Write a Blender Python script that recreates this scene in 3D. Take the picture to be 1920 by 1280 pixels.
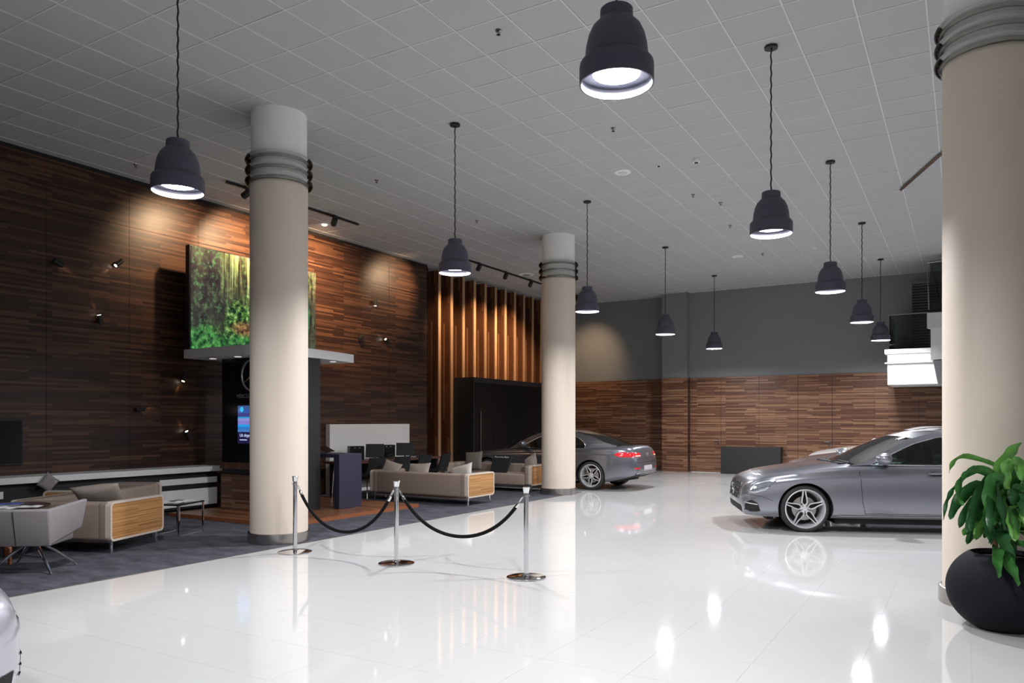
import bpy, bmesh, math, random
import numpy as np
from mathutils import Vector, Matrix
from mathutils.bvhtree import BVHTree
from mathutils.geometry import tessellate_polygon

for o in list(bpy.data.objects): bpy.data.objects.remove(o)
SC = bpy.context.scene
COL = SC.collection
PI = math.pi
PSI = math.atan(848/1420.)
SN, CS = math.sin(PSI), math.cos(PSI)
EYE = 1.58
CEIL = 5.63
random.seed(7)

# ---------------------------------------------------------------- camera, world, exposure
cam = bpy.data.cameras.new('camera'); camo = bpy.data.objects.new('camera', cam); COL.objects.link(camo)
camo.location = (0, 0, EYE); camo.rotation_euler = (PI/2, 0, PSI)
cam.sensor_width = 36; cam.lens = 36*1420/1920.; cam.shift_y = 150/1920.; cam.clip_end = 200
SC.camera = camo
W = bpy.data.worlds.new('world'); SC.world = W; W.use_nodes = True
W.node_tree.nodes['Background'].inputs[0].default_value = (.02, .023, .03, 1)
W.node_tree.nodes['Background'].inputs[1].default_value = .3
SC.view_settings.view_transform = 'Standard'; SC.view_settings.look = 'None'
SC.view_settings.exposure = 0.0; SC.view_settings.gamma = 1.0; SC.view_settings.use_curve_mapping = False
PEND_W, TRACK_W, SCONCE_W = 118., 480., .9
COOL, WARM = (.95, .96, 1.0), (1.0, .68, .40)

def lamp(name, kind, loc, aim, power, color, parent=None, **kw):
    l = bpy.data.lights.new(name, kind); l.energy = power; l.color = color
    for k, v in kw.items(): setattr(l, k, v)
    o = bpy.data.objects.new(name, l); COL.objects.link(o); o.location = loc
    if parent: o.parent = parent
    o.rotation_euler = Vector(aim).to_track_quat('-Z', 'Y').to_euler()
    return o

# ---------------------------------------------------------------- materials
def new_mat(name):
    m = bpy.data.materials.new(name); m.use_nodes = True
    return m, m.node_tree, m.node_tree.nodes['Principled BSDF']
def mat(name, col, rough=.5, metal=0., coat=0., spec=None, emis=None, es=0., trans=0., ior=None, noise=0., nscale=30., bump=0.):
    m, nt, b = new_mat(name)
    b.inputs['Base Color'].default_value = (*col, 1); b.inputs['Roughness'].default_value = rough
    b.inputs['Metallic'].default_value = metal; b.inputs['Coat Weight'].default_value = coat
    b.inputs['Coat Roughness'].default_value = .04
    if spec is not None: b.inputs['Specular IOR Level'].default_value = spec
    if emis: b.inputs['Emission Color'].default_value = (*emis, 1); b.inputs['Emission Strength'].default_value = es
    if trans: b.inputs['Transmission Weight'].default_value = trans
    if ior: b.inputs['IOR'].default_value = ior
    if noise or bump:
        tc = nt.nodes.new('ShaderNodeTexCoord'); n = nt.nodes.new('ShaderNodeTexNoise')
        n.inputs['Scale'].default_value = nscale; n.inputs['Detail'].default_value = 6
        nt.links.new(tc.outputs['Object'], n.inputs['Vector'])
        if noise:
            mx = nt.nodes.new('ShaderNodeMix'); mx.data_type = 'RGBA'
            mx.inputs[6].default_value = tuple(c*(1-noise) for c in col)+(1,)
            mx.inputs[7].default_value = tuple(min(1, c*(1+noise)) for c in col)+(1,)
            nt.links.new(n.outputs['Fac'], mx.inputs[0]); nt.links.new(mx.outputs[2], b.inputs['Base Color'])
        if bump:
            bp = nt.nodes.new('ShaderNodeBump'); bp.inputs['Strength'].default_value = bump; bp.inputs['Distance'].default_value = .002
            nt.links.new(n.outputs['Fac'], bp.inputs['Height']); nt.links.new(bp.outputs[0], b.inputs['Normal'])
    return m

def wood_mat(name, u, v, cols, stave=(.9, .035), rough=.42, spec=.4, local=False):
    """long thin staves laid side by side; u = along the stave, v = across it (axis letters)"""
    m, nt, b = new_mat(name); N, L = nt.nodes.new, nt.links.new
    if local: src = N('ShaderNodeTexCoord').outputs['Object']
    else: src = N('ShaderNodeNewGeometry').outputs['Position']
    sp = N('ShaderNodeSeparateXYZ'); L(src, sp.inputs[0])
    ax = dict(x=0, y=1, z=2)
    cb = N('ShaderNodeCombineXYZ'); L(sp.outputs[ax[u]], cb.inputs[0]); L(sp.outputs[ax[v]], cb.inputs[1])
    br = N('ShaderNodeTexBrick'); L(cb.outputs[0], br.inputs['Vector'])
    br.inputs['Color1'].default_value = (0, 0, 0, 1); br.inputs['Color2'].default_value = (1, 1, 1, 1)
    br.inputs['Mortar'].default_value = (.5, .5, .5, 1); br.inputs['Scale'].default_value = 1
    br.inputs['Mortar Size'].default_value = .0012; br.inputs['Brick Width'].default_value = stave[0]; br.inputs['Row Height'].default_value = stave[1]
    br.offset = .37; br.offset_frequency = 3; br.squash = .7; br.squash_frequency = 5
    mp = N('ShaderNodeMapping'); mp.inputs['Scale'].default_value = (1.2, 26, 1); L(cb.outputs[0], mp.inputs['Vector'])
    no = N('ShaderNodeTexNoise'); no.inputs['Scale'].default_value = 1.6; no.inputs['Detail'].default_value = 7; no.inputs['Roughness'].default_value = .65
    L(mp.outputs[0], no.inputs['Vector'])
    mx = N('ShaderNodeMix'); mx.data_type = 'RGBA'; mx.inputs[0].default_value = .5
    L(br.outputs['Color'], mx.inputs[6]); L(no.outputs['Fac'], mx.inputs[7])
    rp = N('ShaderNodeValToRGB'); L(mx.outputs[2], rp.inputs[0])
    e = rp.color_ramp.elements; e[0].position = .18; e[0].color = (*cols[0], 1); e[1].position = .85; e[1].color = (*cols[2], 1)
    k = rp.color_ramp.elements.new(.5); k.color = (*cols[1], 1)
    L(rp.outputs[0], b.inputs['Base Color']); b.inputs['Roughness'].default_value = rough; b.inputs['Specular IOR Level'].default_value = spec
    bp = N('ShaderNodeBump'); bp.inputs['Strength'].default_value = .35; bp.inputs['Distance'].default_value = .003
    L(mx.outputs[2], bp.inputs['Height']); L(bp.outputs[0], b.inputs['Normal'])
    return m

WALN_SHADED = ((.014, .0055, .0035), (.042, .018, .010), (.125, .056, .028))  # darker copy of the walnut: the left wall's dimness put into the colour
WALN_LIT = ((.058, .022, .013), (.15, .066, .037), (.35, .2, .11))  # lighter copy of the same walnut: lamplight on the back wall put into the colour
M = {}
M['wood_y'] = wood_mat('shaded walnut staves along the left wall', 'y', 'z', WALN_SHADED)
M['wood_x'] = wood_mat('lit walnut staves on the back wall', 'x', 'z', WALN_LIT)
M['wood_slat'] = wood_mat('walnut slat veneer', 'z', 'x', ((.05, .018, .009), (.13, .05, .022), (.26, .12, .055)), (2.6, .05), .38)
M['slat_edge'] = mat('lit slat front edge', (.42, .25, .14), .4, noise=.2, nscale=12)  # lighter than the slat sides: track light painted into the colour
M['wood_floor'] = wood_mat('platform boards', 'x', 'y', ((.10, .035, .015), (.2, .08, .035), (.3, .14, .06)), (1.2, .09), .35)
M['oak'] = wood_mat('honey oak veneer', 'y', 'z', ((.28, .12, .035), (.46, .23, .08), (.6, .34, .14)), (2.0, .014), .45, local=True)
M['board'] = mat('white board laminate', (.85, .84, .83), .5)
M['desk_wood'] = wood_mat('dark desk wood', 'y', 'x', ((.05, .02, .012), (.1, .04, .025), (.16, .07, .04)), (1.5, .08), .4)
M['leg_wood'] = mat('reddish leg wood', (.3, .1, .04), .4, noise=.3, nscale=20)
M['tile'] = mat('polished pale porcelain', (.60, .60, .59), .05, spec=.5, noise=.025, nscale=3)
M['grout'] = mat('grout', (.5, .5, .49), .7)
M['bar'] = mat('ceiling grid bars', (.6, .6, .6), .5)
M['ctile'] = mat('grey ceiling tile', (.42, .42, .42), .85, noise=.05, nscale=40, bump=.2)
M['grey_wall'] = mat('grey painted wall', (.21, .215, .22), .8, noise=.03, nscale=3)
M['white_wall'] = mat('white painted wall', (.6, .6, .6), .8, noise=.02, nscale=3)
M['dark_wall'] = mat('black recess', (.012, .01, .01), .7)
M['black_gloss'] = mat('gloss black panel', (.007, .007, .008), .22, spec=.25)
M['black'] = mat('matt black', (.012, .012, .013), .55)
M['black_soft'] = mat('black fabric', (.01, .01, .011), .85, noise=.3, nscale=60, bump=.3)
M['col'] = mat('beige column paint', (.70, .60, .505), .6, noise=.02, nscale=4)
M['white'] = mat('white lacquer', (.75, .75, .75), .35, noise=.01, nscale=5)
M['white_matt'] = mat('white plaster', (.88, .88, .87), .7, noise=.02, nscale=5)
M['steel'] = mat('brushed steel', (.45, .42, .40), .22, 1., noise=.06, nscale=8)
M['chrome'] = mat('chrome', (.78, .78, .8), .06, 1.)
M['silver'] = mat('machined alloy', (.72, .72, .74), .25, .45)
M['glass'] = mat('clear acrylic', (.93, .95, .93), .02, trans=1., ior=1.45)
M['lampmetal'] = mat('dark blue-grey lamp enamel', (.09, .09, .125), .5, .3, noise=.1, nscale=20)
M['lampin'] = mat('lit lamp lip', (.5, .5, .56), .4)  # paler than the inside: the lit edge put into the colour
M['lampdark'] = mat('dark lamp reflector', (.045, .045, .065), .4)  # dark blue-grey, darkened further: dimness inside the shade put into the colour
M['led'] = mat('pendant led', (1, 1, 1), .5, emis=(.95, .96, 1.), es=30)
M['led_small'] = mat('small led', (1, 1, 1), .5, emis=(1., .9, .75), es=14)
M['downlight'] = mat('dim downlight lens', (.7, .7, .7), .3, emis=(1., .95, .9), es=.5)
M['taupe'] = mat('taupe leather', (.30, .235, .19), .5, noise=.04, nscale=6, bump=.1)
M['cream'] = mat('cream piping', (.62, .53, .45), .5)
M['pillow'] = mat('taupe cushion cloth', (.33, .285, .25), .85, noise=.08, nscale=30, bump=.3)
M['pillow_d'] = mat('dark taupe cushion cloth', (.17, .15, .13), .85, noise=.08, nscale=30, bump=.3)
M['pillow_l'] = mat('light cushion cloth', (.5, .46, .42), .85, noise=.06, nscale=30, bump=.3)
M['greyfab'] = mat('grey felt', (.24, .22, .225), .9, noise=.12, nscale=50, bump=.3)
M['navy'] = mat('dark navy laminate', (.035, .033, .062), .35, noise=.05, nscale=4)
M['tray'] = mat('dark brown table top', (.05, .02, .02), .3)
M['mag'] = mat('magazine paper', (.72, .71, .7), .5, noise=.05, nscale=20)
M['mag_blue'] = mat('blue magazine cover', (.08, .12, .35), .4, noise=.4, nscale=9)
M['pot'] = mat('charcoal planter', (.009, .009, .013), .75, spec=.15, noise=.2, nscale=5)
M['rope'] = mat('black velvet rope', (.004, .004, .004), .85, spec=.2)
M['soil'] = mat('potting soil', (.02, .014, .01), .95, noise=.4, nscale=40, bump=1)
M['cane'] = mat('tan cane bark', (.3, .17, .09), .8, noise=.35, nscale=25, bump=.6)
M['text_grey'] = mat('grey raised lettering', (.3, .3, .3), .35, .5)
M['text_white'] = mat('white print', (.7, .7, .7), .6)
M['bluewhite'] = mat('pale screen text', (.7, .8, 1.), .5, emis=(.6, .7, 1.), es=.9)
M['tyre'] = mat('tyre rubber', (.022, .022, .023), .7, noise=.15, nscale=30, bump=.3)
M['disc'] = mat('brake disc', (.4, .38, .37), .35, 1.)
M['under'] = mat('car underside', (.01, .01, .01), .8)
M['cabin'] = mat('cabin trim', (.035, .03, .03), .7)
M['chrome_trim'] = mat('satin chrome trim', (.8, .8, .82), .12, 1.)
M['seam'] = mat('panel gap', (.01, .01, .012), .7)
M['redlens'] = mat('red lamp lens', (.5, .01, .015), .12, coat=1., emis=(1., .03, .04), es=.25)
M['lampglass'] = mat('headlamp glass', (.35, .37, .42), .1, .6, coat=1., noise=.6, nscale=22)
M['plate'] = mat('number plate', (.5, .48, .5), .5)
def paint(name, c, metal=.75, rough=.3):
    return mat(name, c, rough, metal, coat=1.)
M['paint_grey'] = paint('selenite grey metallic', (.27, .275, .315))
M['paint_grey2'] = paint('dark grey metallic', (.17, .175, .2))
M['paint_white'] = paint('white car paint', (.75, .75, .74), 0., .35)
M['paint_silver'] = paint('pale silver metallic', (.55, .55, .62), .5)
def tint(name, c, fac):
    m = bpy.data.materials.new(name); m.use_nodes = True; nt = m.node_tree; nt.nodes.clear()
    o = nt.nodes.new('ShaderNodeOutputMaterial'); mx = nt.nodes.new('ShaderNodeMixShader'); t = nt.nodes.new('ShaderNodeBsdfTransparent'); g = nt.nodes.new('ShaderNodeBsdfGlossy')
    f = nt.nodes.new('ShaderNodeFresnel'); f.inputs[0].default_value = fac
    t.inputs[0].default_value = (*c, 1); g.inputs['Roughness'].default_value = .02
    nt.links.new(f.outputs[0], mx.inputs[0]); nt.links.new(t.outputs[0], mx.inputs[1]); nt.links.new(g.outputs[0], mx.inputs[2]); nt.links.new(mx.outputs[0], o.inputs[0])
    return m
M['carglass'] = tint('tinted car glass', (.2, .27, .25), 1.5)
M['windscreen'] = tint('dark windscreen glass', (.14, .19, .18), 1.35)
M['railglass'] = tint('balustrade glass', (.55, .6, .58), 1.35)

def carpet_mat():
    m, nt, b = new_mat('mottled blue-grey carpet'); N, L = nt.nodes.new, nt.links.new
    g = N('ShaderNodeNewGeometry'); mp = N('ShaderNodeMapping'); mp.inputs['Scale'].default_value = (1.6, 3.5, 1); L(g.outputs['Position'], mp.inputs[0])
    n = N('ShaderNodeTexNoise'); n.inputs['Scale'].default_value = 1.6; n.inputs['Detail'].default_value = 8; n.inputs['Roughness'].default_value = .7; L(mp.outputs[0], n.inputs[0])
    r = N('ShaderNodeValToRGB'); L(n.outputs['Fac'], r.inputs[0]); e = r.color_ramp.elements
    e[0].position = .35; e[0].color = (.028, .028, .036, 1); e[1].position = .68; e[1].color = (.10, .10, .13, 1)
    L(r.outputs[0], b.inputs['Base Color']); b.inputs['Roughness'].default_value = .95
    n2 = N('ShaderNodeTexNoise'); n2.inputs['Scale'].default_value = 260; L(g.outputs['Position'], n2.inputs[0])
    bp = N('ShaderNodeBump'); bp.inputs['Strength'].default_value = .6; bp.inputs['Distance'].default_value = .004; L(n2.outputs['Fac'], bp.inputs['Height']); L(bp.outputs[0], b.inputs['Normal'])
    return m
M['carpet'] = carpet_mat()

def leaf_mat(name, c0, c1):
    m, nt, b = new_mat(name); N, L = nt.nodes.new, nt.links.new
    t = N('ShaderNodeTexCoord'); mp = N('ShaderNodeMapping'); mp.inputs['Scale'].default_value = (14, 14, 3); L(t.outputs['Object'], mp.inputs[0])
    n = N('ShaderNodeTexNoise'); n.inputs['Scale'].default_value = 2.; L(mp.outputs[0], n.inputs[0])
    mx = N('ShaderNodeMix'); mx.data_type = 'RGBA'; mx.inputs[6].default_value = (*c0, 1); mx.inputs[7].default_value = (*c1, 1)
    L(n.outputs['Fac'], mx.inputs[0]); L(mx.outputs[2], b.inputs['Base Color']); b.inputs['Roughness'].default_value = .32
    b.inputs['Subsurface Weight'].default_value = 0.
    return m
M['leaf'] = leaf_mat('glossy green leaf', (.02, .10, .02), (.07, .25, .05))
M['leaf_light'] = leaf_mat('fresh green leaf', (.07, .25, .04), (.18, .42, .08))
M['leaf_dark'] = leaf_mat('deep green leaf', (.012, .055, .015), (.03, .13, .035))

def forest_mat():
    """backlit woodland print on the light box: position along y and z decides trunks, sunlit gap and undergrowth"""
    m, nt, b = new_mat('backlit woodland print'); N, L = nt.nodes.new, nt.links.new
    def ramp(inp, stops, interp='LINEAR'):
        r = N('ShaderNodeValToRGB'); L(inp, r.inputs[0]); r.color_ramp.interpolation = interp
        while len(r.color_ramp.elements) < len(stops): r.color_ramp.elements.new(.5)
        for e, (p, c) in zip(r.color_ramp.elements, stops): e.position = p; e.color = (*c, 1) if len(c) == 3 else c
        return r.outputs[0]
    def mix(f, a, c, mode='MIX'):
        x = N('ShaderNodeMix'); x.data_type = 'RGBA'; x.blend_type = mode
        for s, v in ((0, f), (6, a), (7, c)):
            if hasattr(v, 'links'): L(v, x.inputs[s])
            elif isinstance(v, (int, float)): x.inputs[s].default_value = v
            else: x.inputs[s].default_value = (*v, 1)
        return x.outputs[2]
    def math_(op, a, c=0., clamp=False):
        x = N('ShaderNodeMath'); x.operation = op; x.use_clamp = clamp
        for s, v in ((0, a), (1, c)):
            if hasattr(v, 'links'): L(v, x.inputs[s])
            else: x.inputs[s].default_value = v
        return x.outputs[0]
    P = N('ShaderNodeNewGeometry').outputs['Position']; s = N('ShaderNodeSeparateXYZ'); L(P, s.inputs[0])
    u = math_('DIVIDE', math_('SUBTRACT', s.outputs[1], 8.3), 2.86); v = math_('DIVIDE', math_('SUBTRACT', s.outputs[2], 2.81), 1.79)
    def noise(sc, det, scale=(1, 1, 1), rough=.55):
        mp = N('ShaderNodeMapping'); mp.inputs['Scale'].default_value = scale; L(P, mp.inputs[0])
        n = N('ShaderNodeTexNoise'); n.inputs['Scale'].default_value = sc; n.inputs['Detail'].default_value = det; n.inputs['Roughness'].default_value = rough; L(mp.outputs[0], n.inputs[0]); return n.outputs['Fac']
    big_ = noise(1.5, 4); fine = noise(11, 8, rough=.62); tr = noise(1.9, 3, (1, 6, .35)); fern = noise(3.2, 6, (1, 1.2, 1.2))
    wob = N('ShaderNodeVectorMath'); wob.operation = 'MULTIPLY_ADD'; nz = N('ShaderNodeTexNoise'); nz.inputs['Scale'].default_value = 6; L(P, nz.inputs[0])
    L(nz.outputs['Color'], wob.inputs[0]); wob.inputs[1].default_value = (.3, .3, .3); L(P, wob.inputs[2])
    vo = N('ShaderNodeTexVoronoi'); vo.inputs['Scale'].default_value = 7; L(wob.outputs[0], vo.inputs['Vector'])
    leafy = ramp(vo.outputs['Distance'], [(0., (.20, .58, .15)), (.3, (.08, .36, .07)), (.5, (.03, .16, .04)), (.62, (.006, .03, .01))])
    dark = mix(math_('MULTIPLY', math_('SUBTRACT', fine, .5), 4., True), ramp(fern, [(.40, (.022, .017, .022)), (.55, (.045, .04, .035)), (.7, (.08, .10, .06))]), (.12, .28, .12))
    mid = ramp(fine, [(.42, (.006, .018, .008)), (.5, (.04, .12, .03)), (.57, (.15, .34, .07)), (.66, (.5, .68, .25))])
    trunk = ramp(tr, [(.40, (.05, .035, .025)), (.47, (.20, .15, .08)), (.52, (.45, .55, .2)), (.60, (.75, .85, .42))])
    hill = math_('ADD', math_('MULTIPLY', math_('SUBTRACT', big_, .5), 1.2), math_('SUBTRACT', math_('MULTIPLY', u, 1.6), v))
    c = mix(math_('MULTIPLY', math_('ADD', hill, .12), 4., True), dark, mid)
    gap = math_('SUBTRACT', 1., math_('MULTIPLY', math_('ABSOLUTE', math_('SUBTRACT', u, .36)), 6.), True)
    gap = math_('MULTIPLY', gap, math_('MULTIPLY', math_('SUBTRACT', v, .45), 5., True))
    c = mix(math_('MULTIPLY', gap, 1.2, True), c, mix(.25, trunk, mid))
    lowm = math_('MULTIPLY', math_('SUBTRACT', math_('ADD', .30, math_('MULTIPLY', math_('SUBTRACT', big_, .5), .8)), v), 7., True)
    c = mix(lowm, c, mix(.42, leafy, ramp(fine, [(.42, (.006, .03, .01)), (.5, (.05, .24, .06)), (.6, (.25, .65, .22))])))
    du = math_('SUBTRACT', u, .40); dv = math_('SUBTRACT', v, .26)
    d2 = math_('ADD', math_('MULTIPLY', du, du), math_('MULTIPLY', math_('MULTIPLY', dv, dv), 2.))
    rd = math_('SUBTRACT', 1., math_('MULTIPLY', d2, 60.), True)
    c = mix(math_('MULTIPLY', rd, .8), c, ramp(fine, [(.4, (.05, .02, .02)), (.55, (.4, .14, .07)), (.7, (.7, .3, .15))]))
    rt = math_('MULTIPLY', math_('SUBTRACT', u, .82), 12., True)
    c = mix(math_('MULTIPLY', rt, .85), c, ramp(noise(5, 4, (1, 5, .3)), [(.40, (.015, .011, .010)), (.5, (.13, .09, .075)), (.56, (.03, .025, .02)), (.66, (.05, .22, .09))]))
    L(c, b.inputs['Base Color']); b.inputs['Roughness'].default_value = .3
    L(c, b.inputs['Emission Color']); b.inputs['Emission Strength'].default_value = .7
    return m
M['forest'] = forest_mat()

def screen_mat():
    m, nt, b = new_mat('information screen'); N, L = nt.nodes.new, nt.links.new
    s = N('ShaderNodeSeparateXYZ'); L(N('ShaderNodeNewGeometry').outputs['Position'], s.inputs[0])
    mr = N('ShaderNodeMapRange'); mr.inputs[1].default_value = 1.21; mr.inputs[2].default_value = 1.85; L(s.outputs[2], mr.inputs[0])
    r = N('ShaderNodeValToRGB'); r.color_ramp.interpolation = 'CONSTANT'; L(mr.outputs[0], r.inputs[0])
    st = [(0, (.015, .012, .06)), (.3, (.07, .22, .55)), (.37, (.03, .2, .6)), (.43, (.02, .35, .85)), (.5, (.25, .22, .65)), (.6, (.3, .3, .7)), (.66, (.03, .35, .7)), (.7, (.05, .06, .25)), (.8, (.04, .1, .4)), (.9, (.05, .1, .3))]
    while len(r.color_ramp.elements) < len(st): r.color_ramp.elements.new(.5)
    for e, (p, c) in zip(r.color_ramp.elements, st): e.position = p; e.color = (*c, 1)
    L(r.outputs[0], b.inputs['Emission Color']); b.inputs['Emission Strength'].default_value = .9
    b.inputs['Base Color'].default_value = (.01, .01, .02, 1); b.inputs['Roughness'].default_value = .15
    return m
M['screen'] = screen_mat()

# ---------------------------------------------------------------- mesh helpers
class MB:
    def __init__(s): s.v = []; s.f = []; s.m = []; s.k = 0
    def add(s, vs, fs, k=None):
        b = len(s.v); s.v += [tuple(p) for p in vs]; s.f += [tuple(b+i for i in f) for f in fs]; s.m += [s.k if k is None else k]*len(fs); return s
    def box(s, x0, x1, y0, y1, z0, z1, k=None):
        return s.add([(x, y, z) for z in (z0, z1) for x, y in ((x0, y0), (x1, y0), (x1, y1), (x0, y1))],
              [(3, 2, 1, 0), (4, 5, 6, 7), (0, 1, 5, 4), (1, 2, 6, 5), (2, 3, 7, 6), (3, 0, 4, 7)], k)
    def tube(s, pts, r, n=8, k=None, cap=True, closed=False):
        pts = [Vector(p) for p in pts]; N = len(pts); rr = r if isinstance(r, (list, tuple)) else [r]*N
        vs = []; up = None
        for i, p in enumerate(pts):
            if closed: t = pts[(i+1) % N]-pts[i-1]
            else: t = pts[min(i+1, N-1)]-pts[max(i-1, 0)]
            t.normalize()
            if up is None:
                up = Vector((0, 0, 1)) if abs(t.z) < .9 else Vector((1, 0, 0))
            a = up.cross(t); a.normalize(); up = t.cross(a); up.normalize()
            for j in range(n):
                w = 2*PI*j/n; vs.append(p+a*math.cos(w)*rr[i]+up*math.sin(w)*rr[i])
        fs = []
        for i in range(N if closed else N-1):
            for j in range(n):
                a0 = i*n+j; a1 = i*n+(j+1) % n; i2 = (i+1) % N
                fs.append((a0, a1, i2*n+(j+1) % n, i2*n+j))
        if cap and not closed: fs += [tuple(range(n-1, -1, -1)), tuple((N-1)*n+j for j in range(n))]
        return s.add(vs, fs, k)
    def lathe(s, prof, n=32, c=(0, 0, 0), k=None, axis='z', ccap=False):
        vs = []
        for r, z in prof:
            for j in range(n):
                w = 2*PI*j/n
                if axis == 'z': vs.append((c[0]+r*math.cos(w), c[1]+r*math.sin(w), c[2]+z))
                else: vs.append((c[0]+r*math.cos(w), c[1]+z, c[2]-r*math.sin(w)))
        fs = [(i*n+j, i*n+(j+1) % n, (i+1)*n+(j+1) % n, (i+1)*n+j) for i in range(len(prof)-1) for j in range(n)]
        if ccap: fs += [tuple(range(n-1, -1, -1)), tuple((len(prof)-1)*n+j for j in range(n))]
        return s.add(vs, fs, k)
    def grid(s, rows, k=None, closed=False):
        n = len(rows[0]); vs = [p for r in rows for p in r]
        m = n if closed else n-1
        return s.add(vs, [(i*n+j, i*n+(j+1) % n, (i+1)*n+(j+1) % n, (i+1)*n+j) for i in range(len(rows)-1) for j in range(m)], k)
    def prism(s, poly, z0, z1, k=None):
        n = len(poly)
        return s.add([(x, y, z0) for x, y in poly]+[(x, y, z1) for x, y in poly],
                     [tuple(range(n-1, -1, -1)), tuple(range(n, 2*n))]+[(i, (i+1) % n, n+(i+1) % n, n+i) for i in range(n)], k)
    def mesh(s, name, mats, smooth=False, bevel=0., seg=2, weld=0.):
        me = bpy.data.meshes.new(name); me.from_pydata(s.v, [], s.f)
        for m in (mats if isinstance(mats, (list, tuple)) else [mats]): me.materials.append(M[m] if isinstance(m, str) else m)
        for p, k in zip(me.polygons, s.m): p.material_index = k
        if bevel or weld:
            bm = bmesh.new(); bm.from_mesh(me)
            if weld: bmesh.ops.remove_doubles(bm, verts=bm.verts, dist=weld)
            if bevel:
                es = [e for e in bm.edges if e.is_manifold and e.calc_face_angle(0) > .5]
                bmesh.ops.bevel(bm, geom=es, offset=bevel, segments=seg, profile=.5, affect='EDGES', clamp_overlap=True)
            bm.to_mesh(me); bm.free()
        if smooth:
            me.shade_smooth()
            if smooth != 'all': me.set_sharp_from_angle(angle=smooth if isinstance(smooth, float) else .6)
        me.update(); return me
    def build(s, name, mats, parent=None, **kw):
        return link(name, s.mesh(name, mats, **kw), parent)
def link(name, me, parent=None):
    o = bpy.data.objects.new(name, me); COL.objects.link(o)
    if parent: o.parent = parent
    return o
def tag(o, label=None, cat=None, group=None, kind=None):
    if label: o['label'] = label
    if cat: o['category'] = cat
    if group: o['group'] = group
    if kind: o['kind'] = kind
    return o
def thing(name, label, cat, loc=(0, 0, 0), rz=0., group=None):
    o = bpy.data.objects.new(name, None); COL.objects.link(o); o.empty_display_size = .1
    o.location = loc; o.rotation_euler = (0, 0, rz); return tag(o, label, cat, group)
def kids(o): return [c for c in bpy.data.objects if c.parent == o]
def dup(root, loc, rz=None, label=None, group=None):
    r = root.copy(); COL.objects.link(r); r.location = loc
    if rz is not None: r.rotation_euler = (0, 0, rz)
    tag(r, label, None, group)
    def rec(a, b):
        for ch in kids(a):
            c = ch.copy(); COL.objects.link(c); c.parent = b; rec(ch, c)
    rec(root, r); return r
def shape(name, label, cat, mb, mats, group=None, **kw):
    """a one-mesh thing; the origin goes to the middle of its foot"""
    xs = [p[0] for p in mb.v]; ys = [p[1] for p in mb.v]; zs = [p[2] for p in mb.v]
    c = ((min(xs)+max(xs))/2, (min(ys)+max(ys))/2, min(zs)); mb.v = [(p[0]-c[0], p[1]-c[1], p[2]-c[2]) for p in mb.v]
    o = mb.build(name, mats, None, **kw); o.location = c; return tag(o, label, cat, group)
def struct(name, mb, mats, parent=None, **kw):
    o = mb.build(name, mats, parent, **kw)
    if not parent: o['kind'] = 'structure'
    return o
def text_mesh(name, body, size, m, parent, loc, rot, extrude=.004, sx=1.):
    cu = bpy.data.curves.new(name, 'FONT'); cu.body = body; cu.size = size; cu.extrude = extrude; cu.align_x = 'LEFT'; cu.align_y = 'CENTER'; cu.resolution_u = 3
    t = bpy.data.objects.new(name, cu); COL.objects.link(t); bpy.context.view_layer.update()
    me = bpy.data.meshes.new_from_object(t); bpy.data.objects.remove(t)
    me.materials.clear(); me.materials.append(M[m])
    o = link(name, me, parent); o.location = loc; o.rotation_euler = rot; o.scale = (sx, 1, 1); return o
def cam2w(X, Z): return (X*CS-Z*SN, X*SN+Z*CS)
def project(x, y, z):
    Z = -x*SN+y*CS; X = x*CS+y*SN
    if Z < .3: return None
    return 960+1420*X/Z, 790-1420*(z-EYE)/Z, Z

# ================================================================ ROOM
def rank(cells):
    """cells: (key, corner points); returns keys ordered by the size they show in the photograph"""
    out = []
    for key, pts in cells:
        q = [project(*p) for p in pts]
        if any(a is None for a in q): continue
        xs = [a[0] for a in q]; ys = [a[1] for a in q]
        cx, cy = sum(xs)/4, sum(ys)/4
        if cx < -60 or cx > 1790 or cy < -60 or cy > 1340: continue
        ar = abs(sum(xs[i]*ys[(i+1) % 4]-xs[(i+1) % 4]*ys[i] for i in range(4)))/2
        out.append((-ar, key))
    out.sort(); return [k for a, k in out]

# floor of square porcelain tiles
fl = MB(); fl.box(-12.6, 8, -4, 23.8, -.12, -.0015)
floor = struct('floor', fl, 'grout')
TP = .6159; X0, Y0 = -7.35, 3.82-TP*13
cells = []
for i in range(-8, 25):
    for j in range(45):
        x = X0+TP*i; y = Y0+TP*j
        if x+TP > 8.05 or y+TP > 23.6 or (i < 0 and y < 15.37): continue
        cells.append(((i, j), [(x, y, 0), (x+TP, y, 0), (x+TP, y+TP, 0), (x, y+TP, 0)]))
big = set(rank(cells)[:300])
one = MB().box(.0008, TP-.0008, .0008, TP-.0008, -.012, 0).mesh('floor_tile', 'tile')
rest = MB()
for key, p in cells:
    if key in big:
        o = link('floor_tile', one, floor); o.location = (p[0][0], p[0][1], 0)
    else:
        rest.box(p[0][0]+.0008, p[1][0]-.0008, p[0][1]+.0008, p[2][1]-.0008, -.012, 0)
tag(rest.build('distant_floor_tiles', 'tile', floor), kind='stuff')
YC = 15.38
cp = MB().box(-12.5, X0-.004, -4, YC, -.0014, .006)
tag(cp.build('carpet', 'carpet'), kind='structure')
struct('trim_1', MB().box(X0-.004, X0+.004, -4, YC, -.001, .0075).box(-12.5, X0-.004, YC, YC+.008, -.001, .0075), 'steel')

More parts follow.
